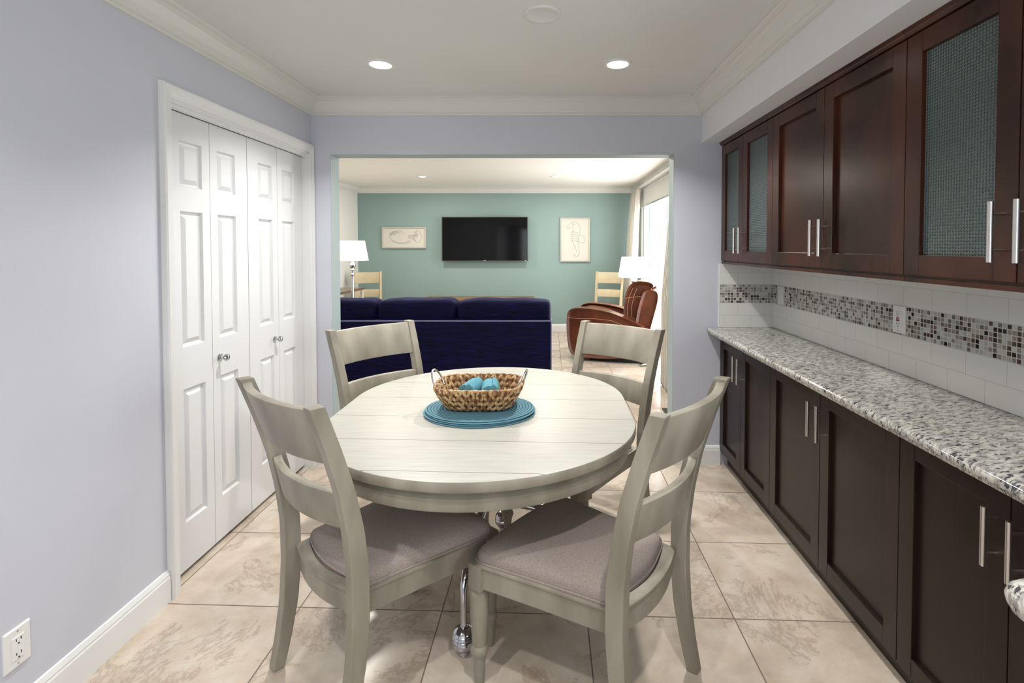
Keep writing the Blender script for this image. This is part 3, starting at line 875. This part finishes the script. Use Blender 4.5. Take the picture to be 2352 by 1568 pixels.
# ---------------------------------------------------------------- placemats, basket, towels
for k in range(4):
    ox, oy = [(0.006, -0.009), (-0.008, -0.003), (0.005, -0.005), (0, 0)][k]
    z0 = 0.7605 + 0.0062 * k
    bm = BM(); n_ = 72; rs = []
    for q, h in ((0.965, 0), (0.99, 0.0006), (1.003, 0.0026), (1.0, 0.0042), (0.985, 0.0054), (0.96, 0.0058), (0.5, 0.0058), (0.02, 0.0058)):
        rs.append([(0.2209 * q * math.cos(2 * PI * i / n_), 0.168 * q * math.sin(2 * PI * i / n_), h) for i in range(n_)])
    rings(bm, rs)
    o = obj('placemat', bm, M['placemat'], smooth=True)
    o.location = (-0.285 + ox, 1.985 + oy, z0); o.rotation_euler = (0, 0, (0.05, -0.04, 0.02, 0)[k])
    tag(o, ['blue braided oval placemat at the bottom of the stack, lying on the table', 'blue braided oval placemat second from the bottom of the stack', 'blue braided oval placemat second from the top of the stack', 'blue braided oval placemat on top of the stack, directly under the basket'][k], 'placemat', 'stack of blue placemats')
BZ = 0.7605 + 0.0062 * 4
BX, BY = -0.288, 2.008
bk = thing('woven_basket', 'oblong woven basket with two loop handles on the blue placemats', 'basket', (BX, BY, BZ))
def bask(f, a, dr=0.0):
    """f 0..1 height, a angle; rounded-rectangle section widening upward"""
    hx = 0.120 + 0.058 * f ** 0.7 + dr; hy = 0.084 + 0.048 * f ** 0.7 + dr
    e = 0.55
    cx, sx_ = math.cos(a), math.sin(a)
    X = hx * math.copysign(abs(cx) ** e, cx); Y = hy * math.copysign(abs(sx_) ** e, sx_)
    return Vector((BX + X, BY + Y, BZ + 0.004 + 0.090 * f))
bm = BM()
rings(bm, [[bask(f, 2 * PI * k / 64, d) for k in range(64)] for f, d in ((0, -0.03), (0, 0), (0.3, 0), (0.6, 0), (0.97, 0), (0.97, -0.008), (0.6, -0.008), (0.3, -0.008), (0.06, -0.01))])
sh = obj('basket_wall', bm, mat('basket_core', (0.16, 0.075, 0.03), 0.8), bk)
_A = [0.0]; _L = [0.0]
for k in range(1, 721):
    a_ = 2 * PI * k / 720; _L.append(_L[-1] + (bask(0.5, a_) - bask(0.5, _A[-1])).length); _A.append(a_)
def arc_angle(f):
    f = f % 1.0; t_ = f * _L[-1]
    for k in range(720):
        if _L[k + 1] >= t_: return _A[k] + (_A[k + 1] - _A[k]) * (t_ - _L[k]) / max(1e-9, _L[k + 1] - _L[k])
    return 0.0
def strand(bm, p, d, nrm, L, w):
    """one puffy twisted leaf: a small ellipsoid"""
    d = d.normalized(); s_ = nrm.cross(d).normalized()
    rs = []
    for i in range(5):
        f = -1 + 2 * i / 4; q = math.sqrt(max(0.04, 1 - f * f))
        rs.append([p + d * (L * f) + s_ * (w * q * math.cos(2 * PI * k / 6)) + nrm * (w * 0.75 * q * math.sin(2 * PI * k / 6)) for k in range(6)])
    rings(bm, rs)
bm = BM()
NA = 32
for row in range(4):
    for k in range(NA):
        for sd in (-1, 1):
            for side in (1, -1):
                if side == -1 and row == 0: continue
                u_ = (k + 0.25 * sd + 0.5 * (row % 2)) / NA + random.uniform(-0.0012, 0.0012); a = arc_angle(u_)
                f = (row + 0.5) / 4 + random.uniform(-0.02, 0.02)
                p = bask(f, a, 0.003 if side == 1 else -0.011)
                tan = bask(f, arc_angle(u_ + 0.006)) - bask(f, arc_angle(u_ - 0.006)); tan.normalize()
                up = bask(min(f + 0.1, 1), a) - bask(f - 0.1 if f > 0.1 else 0, a); up.normalize()
                nr = tan.cross(up).normalized() * side
                strand(bm, p, up * 1.0 - tan * 0.42 * sd, nr, 0.0165, 0.0074)
# plaited floor of the basket
for i in range(-6, 7):
    for j in range(-3, 4):
        p = Vector((BX + i * 0.019, BY + j * 0.021, BZ + 0.010)); strand(bm, p, Vector((1, 0.6 * (-1) ** (i + j), 0)), Vector((0, 0, 1)), 0.013, 0.006)
obj('braided_strands', bm, M['weave'], bk, smooth=True)
bm = BM(); NR = 150; pts = []
rim = [bask(1.0, arc_angle(k / NR) , -0.003) for k in range(NR + 1)]
tube(bm, rim, [0.0050 + 0.0012 * math.sin(k * 1.3) for k in range(NR + 1)], 8)
obj('rim', bm, M['weave'], bk, smooth=True)
for sd in (-1, 1):
    bm = BM(); pts = []
    for k in range(17):
        a = -0.35 + (PI + 0.7) * k / 16
        pts.append((BX + sd * (0.172 + 0.020 * math.sin(a)) + 0.010 * math.cos(a), BY + 0.034 * math.cos(a), BZ + 0.096 + 0.050 * math.sin(a)))
    tube(bm, pts, 0.0042, 8); hd = obj('loop_handle', bm, M['nickel'], bk, smooth=True, label='grey metal loop handle')
    for s2 in (-1, 1):
        bm = BM(); quadric(bm, (BX + sd * 0.170, BY + s2 * 0.034, BZ + 0.088), (0.011, 0.009, 0.011), 1.0, 12, 6)
        obj('handle_binding', bm, M['weave'], hd, smooth=True)

def towel(cx, cy, z, r, L, rot, label):
    t = thing('rolled_towel', label, 'towel', (cx, cy, z), rot, 'rolled aqua towels in the basket')
    # spiral sheet swept along y with thickness
    bm = BM(); turns = 4.2; n_ = 110; th = r / turns * 0.80
    def sp(k, d):
        a = turns * 2 * PI * k / n_; q = r * (0.10 + 0.90 * k / n_) - d; return (q * math.cos(a), q * math.sin(a) + r)
    outer = [sp(k, 0) for k in range(n_ + 1)]; inner = [sp(k, th) for k in range(n_ + 1)]
    loop = outer + inner[::-1]
    V = [[bm.verts.new((a, y, b_)) for a, b_ in loop] for y in (-L / 2, -L / 2 + 0.004, L / 2 - 0.004, L / 2)]
    N_ = len(loop)
    for A_, B_ in zip(V[:-1], V[1:]):
        for i in range(N_):
            bm.faces.new((A_[i], A_[(i + 1) % N_], B_[(i + 1) % N_], B_[i]))
    for A_ in (V[0], V[-1]):
        for i in range(n_):
            bm.faces.new((A_[i], A_[i + 1], A_[N_ - 2 - i], A_[N_ - 1 - i]))
    obj('terry_roll', bm, M['towel'], t, local=True, smooth=True)
towel(BX - 0.040, BY + 0.004, BZ + 0.026, 0.040, 0.11, -0.25, 'rolled aqua towel lying in the basket, the left one')
towel(BX + 0.042, BY - 0.014, BZ + 0.026, 0.041, 0.115, 0.10, 'rolled aqua towel with its spiral end showing, the right one')

# ---------------------------------------------------------------- living room: sofa
SY = 4.60
sf = thing('sofa', 'navy blue velvet sofa seen from behind through the opening', 'sofa', (-1.25, 5.05, 0))
X0, X1 = -2.55, 0.02
bm = BM(); box(bm, X0, X1, SY, SY + 0.20, 0.03, 0.742)
obj('back_panel', bm, M['navy'], sf, bevel=0.02, seg=4, smooth=True)
bm = BM(); box(bm, X0 + 0.01, X1 - 0.01, SY + 0.2, SY + 0.95, 0.05, 0.28)
obj('seat_base', bm, M['navy'], sf, bevel=0.02, seg=3)
for (a, b_) in ((X0, X0 + 0.2), (X1 - 0.2, X1)):
    bm = BM(); box(bm, a, b_, SY + 0.205, SY + 0.95, 0.05, 0.62); obj('arm', bm, M['navy'], sf, bevel=0.05, seg=4, smooth=True)
cs = [(-2.50, -1.665), (-1.655, -0.905), (-0.895, 0.012)]
for i, (a, b_) in enumerate(cs):
    bm = BM(); quadric(bm, ((a + b_) / 2, SY + 0.20, 0.80), ((b_ - a) / 2, 0.14, 0.135 - 0.004 * (i != 1)), 0.28, 40, 16, lambda x, y, z: (x, y, z + 0.004 * math.sin(x * 17)))
    bc = obj('back_cushion', bm, M['navy'], sf, smooth=True)
    bm = BM(); bx = a + 0.03; ex = b_ - 0.03
    a2, b2 = max(a, X0 + 0.2) , min(b_, X1 - 0.2)
    bm2 = BM(); quadric(bm2, ((a2 + b2) / 2, SY + 0.63, 0.37), ((b2 - a2) / 2, 0.32, 0.09), 0.3, 32, 12)
    obj('seat_cushion', bm2, M['navy'], sf, smooth=True)
    bm.free()
bm = BM()
tube(bm, [(X0 + 0.01, SY + 0.003, 0.738), (X1 - 0.006, SY + 0.003, 0.738), (X1 - 0.004, SY + 0.003, 0.72), (X1 - 0.004, SY + 0.003, 0.05)], 0.006, 8)
tube(bm, [(X1 - 0.008, SY + 0.002, 0.74), (X1 - 0.004, SY + 0.19, 0.74)], 0.006, 8)
obj('welt', bm, M['welt'], sf, smooth=True, label='pale blue welt')
for fx in (X0 + 0.08, X1 - 0.08):
    for fy in (SY + 0.06, SY + 0.88):
        bm = BM(); box(bm, fx - 0.03, fx + 0.03, fy - 0.03, fy + 0.03, 0, 0.06); obj('foot', bm, M['black'], sf)

# recliner
rc = thing('leather_recliner', 'brown leather recliner beside the bright glass door, facing the television', 'armchair', (0.7, 6.3, 0))
P0 = Vector((0.21, 6.2, 0)); RA = Vector((0.94, -0.342, 0)).normalized(); RB = Vector((0.342, 0.94, 0)).normalized()
def rc_fn(a, b_, d): p = P0 + RA * (a * 0.955) + RB * d; return (p.x, p.y, b_)
def smoothpoly(pts, it=2):
    for _ in range(it):
        q = []
        for i in range(len(pts)):
            p, r_ = pts[i], pts[(i + 1) % len(pts)]
            q += [(p[0] * .75 + r_[0] * .25, p[1] * .75 + r_[1] * .25), (p[0] * .25 + r_[0] * .75, p[1] * .25 + r_[1] * .75)]
        pts = q
    return pts
arm = smoothpoly([(0.055, 0.07), (0.015, 0.26), (0.005, 0.47), (0.015, 0.60), (0.06, 0.652), (0.165, 0.672), (0.372, 0.665), (0.611, 0.630), (0.778, 0.575), (0.94, 0.51), (1.05, 0.46), (1.04, 0.30), (0.98, 0.10), (0.5, 0.045), (0.2, 0.05)], 2)
def puff(bm, poly, d0, d1, r, fn):
    cx = sum(p[0] for p in poly) / len(poly); cz = sum(p[1] for p in poly) / len(poly)
    def inset(k): 
        out = []
        for i, p in enumerate(poly):
            a, c = poly[i - 1], poly[(i + 1) % len(poly)]
            t_ = Vector((c[0] - a[0], c[1] - a[1])); 
            if t_.length < 1e-6: t_ = Vector((1, 0))
            t_.normalize(); nn = Vector((t_.y, -t_.x))
            if nn.dot(Vector((cx - p[0], cz - p[1]))) < 0: nn = -nn
            out.append((p[0] + nn.x * k, p[1] + nn.y * k))
        return out
    rs = []
    for i in range(6):
        a = PI / 2 * i / 5; rs.append([fn(*p, d0 + r * (1 - math.sin(a))) for p in inset(r * (1 - math.cos(PI / 2 - a)) if i < 5 else 0)])
    for i in range(6):
        a = PI / 2 * (5 - i) / 5; rs.append([fn(*p, d1 - r * (1 - math.sin(a))) for p in inset(r * (1 - math.cos(PI / 2 - a)) if i > 0 else 0)])
    rings(bm, rs)
for d0 in (0.0, 0.56):
    bm = BM(); puff(bm, arm, d0, d0 + 0.17, 0.03, rc_fn); ao = obj('arm', bm, M['leather'], rc, smooth=True)
    bm = BM(); tube(bm, [rc_fn(0.012, 0.545, d0 - 0.001), rc_fn(0.16, 0.535, d0 - 0.001), rc_fn(0.4, 0.545, d0 - 0.001), rc_fn(0.62, 0.53, d0 - 0.001), rc_fn(0.9, 0.44, d0 - 0.001)], 0.0022, 5)
    obj('stitching', bm, M['stitch'], ao)
bm = BM(); puff(bm, smoothpoly([(0.06, 0.12), (0.03, 0.45), (0.07, 0.60), (0.20, 0.655), (0.45, 0.62), (0.80, 0.50), (0.85, 0.2), (0.5, 0.10)], 2), 0.172, 0.558, 0.03, rc_fn)
obj('seat_cushion', bm, M['leather'], rc, smooth=True)
bm = BM(); puff(bm, smoothpoly([(-0.02, 0.12), (-0.035, 0.20), (-0.015, 0.28), (0.05, 0.30), (0.06, 0.14)], 2), 0.172, 0.558, 0.015, rc_fn)
obj('footrest', bm, M['leather'], rc, smooth=True)
# back : shell and head-to-lumbar cushion
bm = BM(); puff(bm, smoothpoly([(0.90, 0.36), (0.93, 0.62), (0.985, 0.82), (1.02, 0.90), (1.10, 0.92), (1.19, 0.90), (1.20, 0.80), (1.14, 0.58), (1.08, 0.36)], 2), 0.09, 0.64, 0.03, rc_fn)
obj('back_shell', bm, M['leather'], rc, smooth=True)
bm = BM(); puff(bm, smoothpoly([(0.76, 0.52), (0.745, 0.66), (0.765, 0.84), (0.81, 0.95), (0.88, 1.01), (0.98, 1.02), (1.12, 1.0), (1.14, 0.94), (1.03, 0.90), (0.985, 0.82), (0.94, 0.64), (0.92, 0.50)], 2), 0.13, 0.60, 0.05, rc_fn)
bcu = obj('back_cushion', bm, M['leather'], rc, smooth=True)
bm = BM()
for off in (0.0, 0.055):
    tube(bm, [rc_fn(0.80 + off, 0.56, 0.129), rc_fn(0.80 + off, 0.70, 0.129), rc_fn(0.83 + off, 0.84, 0.129), rc_fn(0.87 + off, 0.93, 0.130)], 0.0025, 5)
tube(bm, [rc_fn(0.77, 0.80, 0.132), rc_fn(0.86, 0.815, 0.128), rc_fn(0.97, 0.83, 0.129)], 0.0025, 5)
obj('stitching', bm, M['stitch'], bcu)
bm = BM()
p_ = [(0.30, 0.0), (1.0, 0.0), (1.0, 0.06), (0.30, 0.06)]
prism(bm, p_, 0.10, 0.62, rc_fn)
base = obj('base', bm, M['black'], rc)
bm = BM()
for k, (a0, a1) in enumerate(((0.95, 1.18), (1.0, 1.15), (0.92, 1.1))):
    tube(bm, [rc_fn(a0, 0.03 + 0.01 * k, 0.05), rc_fn((a0 + a1) / 2, 0.06, -0.02 + 0.02 * k), rc_fn(a1, 0.02 + 0.02 * k, 0.0), rc_fn(a0 + 0.05, 0.01, -0.05 + 0.02 * k)], 0.006, 6)
obj('power_cable', bm, M['black'], rc, smooth=True)

# table lamps
def lamp(x, y, zt, zb, zs, rb, rt, label, shade, stalk=0.0):
    t = thing('table_lamp', label, 'lamp', (x, y, zt))
    bm = BM(); n_ = 40; rs = []
    for q, z in ((rb, zb), (rb * 0.5 + rt * 0.5, (zb + zs) / 2), (rt, zs), (rt - 0.004, zs), (rb - 0.004, zb)):
        rs.append([(x + q * math.cos(2 * PI * k / n_), y + q * math.sin(2 * PI * k / n_), z) for k in range(n_)])
    rings(bm, rs + [rs[0]], cap=False); so = obj('lamp_shade', bm, shade, t, smooth=True)
    bm = BM(); H_ = zb - zt
    pr = [(0.001, 0), (0.075, 0), (0.078, 0.012), (0.05, 0.022), (0.022, 0.04), (0.018, 0.07), (0.026, 0.085), (0.017, 0.10), (0.016, H_ - 0.20), (0.024, H_ - 0.19), (0.024, H_ - 0.175), (0.016, H_ - 0.165), (0.016, H_ - 0.13), (0.028, H_ - 0.12), (0.020, H_ - 0.105), (0.034, H_ - 0.085), (0.040, H_ - 0.065), (0.034, H_ - 0.045), (0.015, H_ - 0.025), (0.010, H_ - 0.01), (0.010, H_ + 0.06), (0.001, H_ + 0.062)]
    lathe(bm, [(r_, zt + z) for r_, z in pr], x, y, 24); obj('lamp_base', bm, M['chrome'], t, smooth=True)
    bm = BM(); quadric(bm, (x, y, zb + 0.12), (0.03, 0.03, 0.05), 1.0, 14, 8); obj('light_bulb', bm, M['lens'], t, smooth=True)
    light('table_lamp_light', 'POINT', (x, y, (zb + zs) / 2), 9, (1.0, 0.86, 0.66), 0.04)
def side_table(x0, x1, y0, y1, z, label, top, name='side_table', leg=None):
    t = thing(name, label, 'table', ((x0 + x1) / 2, (y0 + y1) / 2, 0))
    bm = BM(); box(bm, x0, x1, y0, y1, z - 0.03, z); obj('tabletop', bm, top, t, bevel=0.003)
    for a in (x0 + 0.02, x1 - 0.02):
        for b_ in (y0 + 0.02, y1 - 0.02):
            bm = BM(); box(bm, a - 0.015, a + 0.015, b_ - 0.015, b_ + 0.015, 0, z - 0.03); obj('leg', bm, leg or top, t)
    bm = BM()
    for b_ in (y0 + 0.02, y1 - 0.02): box(bm, x0 + 0.035, x1 - 0.035, b_ - 0.008, b_ + 0.008, 0.15, 0.17)
    obj('stretcher', bm, leg or top, t)
side_table(-2.64, -2.30, 6.10, 6.50, 0.60, 'small end table under the left lamp, hidden behind the sofa', M['brown_wood'])
lamp(-2.545, 6.3, 0.60, 1.266, 1.52, 0.196, 0.152, 'lit table lamp with a turned chrome base, left of the sofa by the pale wall', M['shade'])
side_table(1.10, 1.44, 6.98, 7.27, 0.55, 'small side table hidden behind the leather recliner under the lamp', M['brown_wood'])
lamp(1.24, 7.14, 0.55, 1.00, 1.293, 0.232, 0.182, 'lit table lamp with a white shade beyond the recliner by the curtain', M['shade2'])
side_table(-3.22, -2.67, 6.0, 7.0, 0.859, 'slim brown-topped console table against the pale left wall, pale legs', M['brown_wood'], 'console_table', M['living_white'])

# tv console
tv = thing('media_console', 'low brown wood media console under the television, mostly hidden by the sofa', 'console', (-1.2, 8.06, 0))
bm = BM(); box(bm, -2.07, -0.26, 7.86, 8.262, 0.575, 0.605); obj('console_top', bm, M['tan_wood'], tv, bevel=0.003)
bm = BM(); box(bm, -2.05, -0.28, 7.88, 8.26, 0.08, 0.575); obj('console_body', bm, M['tan_wood'], tv)
for k in range(3):
    bm = BM(); box(bm, -2.04 + k * 0.585, -2.04 + k * 0.585 + 0.575, 7.865, 7.879, 0.10, 0.56); dd = obj('door', bm, M['tan_wood'], tv)
    bm = BM(); quadric(bm, (-2.04 + k * 0.585 + 0.52, 7.855, 0.36), (0.012, 0.012, 0.012), 1.0, 12, 6); obj('knob', bm, M['nickel'], dd)
for a in (-2.0, -0.33):
    for b_ in (7.92, 8.22):
        bm = BM(); box(bm, a - 0.02, a + 0.02, b_ - 0.02, b_ + 0.02, 0, 0.08); obj('foot', bm, M['tan_wood'], tv)

# television
TVY = 8.17
tx0, tx1, tz0, tz1 = -1.80, -0.365, 1.208, 1.942
t = thing('television', 'large black flat television on the teal wall', 'television', (-1.08, 8.2, 1.208))
bm = BM(); box(bm, tx0, tx1, TVY, TVY + 0.035, tz0, tz1); obj('housing', bm, M['black'], t, bevel=0.004)
bm = BM(); e = 0.008
box(bm, tx0 - 0.003, tx1 + 0.003, TVY - 0.004, TVY + 0.006, tz0 - 0.003, tz0 + e); box(bm, tx0 - 0.003, tx1 + 0.003, TVY - 0.004, TVY + 0.006, tz1 - e, tz1 + 0.003)
box(bm, tx0 - 0.003, tx0 + e, TVY - 0.004, TVY + 0.006, tz0 + e, tz1 - e); box(bm, tx1 - e, tx1 + 0.003, TVY - 0.004, TVY + 0.006, tz0 + e, tz1 - e)
obj('bezel', bm, mat('dark_silver_bezel', (0.10, 0.10, 0.10), 0.3, metal=0.8), t)
bm = BM(); box(bm, tx0 + e, tx1 - e, TVY - 0.003, TVY + 0.003, tz0 + e, tz1 - e); obj('screen', bm, M['screen'], t)
bm = BM(); box(bm, -1.105, -1.065, TVY - 0.006, TVY - 0.0035, tz0 + 0.001, tz0 + 0.012); box(bm, tx1 - 0.05, tx1 - 0.02, TVY - 0.006, TVY - 0.0035, tz0 + 0.0, tz0 + 0.010); obj('badge', bm, M['nickel'], t, label='small silver badge')
bm = BM(); box(bm, -1.35, -0.80, TVY + 0.035, FARY - 0.001, 1.42, 1.75); obj('wall_bracket', bm, M['black'], t)

# framed drawings
def picture(x0, x1, z0, z1, label, strokes):
    y = FARY - 0.001; t = thing('framed_drawing', label, 'picture', ((x0 + x1) / 2, y, z0), 0, 'framed drawings on the teal wall')
    bm = BM(); f = 0.022
    for a in ((x0, x1, z0, z0 + f), (x0, x1, z1 - f, z1), (x0, x0 + f, z0 + f, z1 - f), (x1 - f, x1, z0 + f, z1 - f)): box(bm, a[0], a[1], y - 0.035, y, a[2], a[3])
    obj('frame', bm, M['silver_frame'], t, bevel=0.002)
    bm = BM(); box(bm, x0 + f, x1 - f, y - 0.022, y, z0 + f, z1 - f); pa = obj('paper', bm, M['paper'], t)
    bm = BM(); w_, h_ = x1 - x0, z1 - z0
    for st_ in strokes: tube(bm, [(x0 + a * w_, y - 0.0225, z0 + b_ * h_) for a, b_ in st_], 0.0022, 5)
    obj('pencil_drawing', bm, M['pencil'], pa)
def arc(cx, cy, rx, ry, a0, a1, n=14): return [(cx + rx * math.cos(a0 + (a1 - a0) * i / n), cy + ry * math.sin(a0 + (a1 - a0) * i / n)) for i in range(n + 1)]
shell = [arc(0.45, 0.60, 0.28, 0.38, PI * 1.02, PI * 1.75), arc(0.36, 0.55, 0.16, 0.28, PI * 0.15, PI * 1.0), arc(0.30, 0.66, 0.14, 0.12, PI * 0.1, PI * 0.95), arc(0.80, 0.55, 0.09, 0.28, 0, 2 * PI), arc(0.44, 0.42, 0.20, 0.14, PI * 1.1, PI * 1.9)]
shell += [[(0.72 + 0.02 * k, 0.55), (0.78 + 0.012 * k, 0.80 - 0.04 * k)] for k in range(5)] + [[(0.60, 0.60 - 0.03 * k), (0.78, 0.62 - 0.09 * k)] for k in range(4)] + [[(0.16 + 0.03 * k, 0.62), (0.28 + 0.03 * k, 0.78)] for k in range(5)]
horse = [[(0.20, 0.80), (0.30, 0.83), (0.36, 0.88), (0.48, 0.91), (0.60, 0.87), (0.66, 0.78), (0.66, 0.66), (0.62, 0.55), (0.58, 0.45), (0.62, 0.32), (0.64, 0.20), (0.58, 0.12), (0.50, 0.10), (0.46, 0.15), (0.52, 0.18)],
         [(0.20, 0.77), (0.34, 0.77), (0.42, 0.80), (0.44, 0.72), (0.36, 0.62), (0.36, 0.52), (0.44, 0.42), (0.50, 0.32), (0.56, 0.22)], arc(0.44, 0.85, 0.03, 0.018, 0, 2 * PI, 8), [(0.66, 0.62), (0.80, 0.56), (0.82, 0.46), (0.74, 0.42), (0.62, 0.46)]]
horse += [[(0.38, 0.68 - 0.05 * k), (0.62, 0.66 - 0.05 * k)] for k in range(5)]
picture(-2.835, -2.085, 1.416, 1.778, 'wide framed pencil drawing of a shell, left of the television', shell)
picture(0.185, 0.688, 1.19, 1.935, 'tall framed pencil drawing of a seahorse, right of the television', horse)

# curtains, rod, blind
def curtain(y0t, y1t, xt, y0b, y1b, xb, label, waves=7, amp=0.03, z0=0.012, z1=2.335):
    bm = BM(); nz = 22; nn = waves * 10; rs = []
    for i in range(nz + 1):
        f = i / nz; z = z1 + (z0 - z1) * f; g = min(1, f * 1.6) ** 0.7
        a0, a1, xx = y0t + (y0b - y0t) * g, y1t + (y1b - y1t) * g, xt + (xb - xt) * g
        front, back = [], []
        for k in range(nn + 1):
            u = k / nn; ph = u * waves * 2 * PI + 0.6 * math.sin(f * 3 + u * 5)
            dx = amp * (0.6 + 0.5 * f) * math.sin(ph)
            front.append((xx + dx, a0 + (a1 - a0) * u + 0.012 * math.sin(2 * ph), z)); back.append((xx + dx + 0.003, a0 + (a1 - a0) * u + 0.012 * math.sin(2 * ph), z))
        rs.append(front + back[::-1])
    rings(bm, rs)
    tag(obj('curtain', bm, M['curtain'], smooth=True), label, 'curtain', 'white curtains at the glass door')
curtain(7.50, 8.05, 1.375, 7.45, 8.16, 1.30, 'white curtain panel at the far side of the glass door, by the teal wall', amp=0.05)
curtain(4.62, 5.10, 1.34, 4.66, 5.10, 1.195, 'white curtain panel at the near side of the glass door, by the opening', amp=0.03)
bm = BM(); box(bm, 1.365, 1.405, 4.55, 8.20, 2.337, 2.349)
box(bm, 1.365, 1.499, 4.60, 4.63, 2.3495, 2.37); box(bm, 1.365, 1.499, 6.0, 6.03, 2.3495, 2.37); box(bm, 1.365, 1.499, 8.10, 8.13, 2.3495, 2.37); box(bm, 1.365, 1.405, 4.6, 8.13, 2.349, 2.353)
tag(obj('curtain_track', bm, M['trim']), 'white curtain track above the glass door under the crown moulding', 'curtain track')
t = thing('roller_blind', 'pale roller blind pulled partly down over the glass door', 'blind', (1.46, 6.3, 2.06))
bm = BM(); box(bm, 1.452, 1.4535, 4.86, 7.85, 2.075, 2.31); obj('blind_fabric', bm, M['blind'], t)
bm = BM(); tube(bm, [(1.468, 4.86, 2.325), (1.468, 7.85, 2.325)], 0.022, 12); obj('roller', bm, M['trim'], t, smooth=True)
bm = BM(); box(bm, 1.444, 1.462, 4.86, 7.85, 2.055, 2.0749); obj('bottom_bar', bm, M['nickel'], t)

bm = BM(); box(bm, 1.00, 1.30, 4.12, 4.30, 0.0005, 0.012)
tag(obj('floor_mat', bm, M['black'], bevel=0.003), 'corner of a small black floor mat on the tiles behind the right jamb', 'mat')
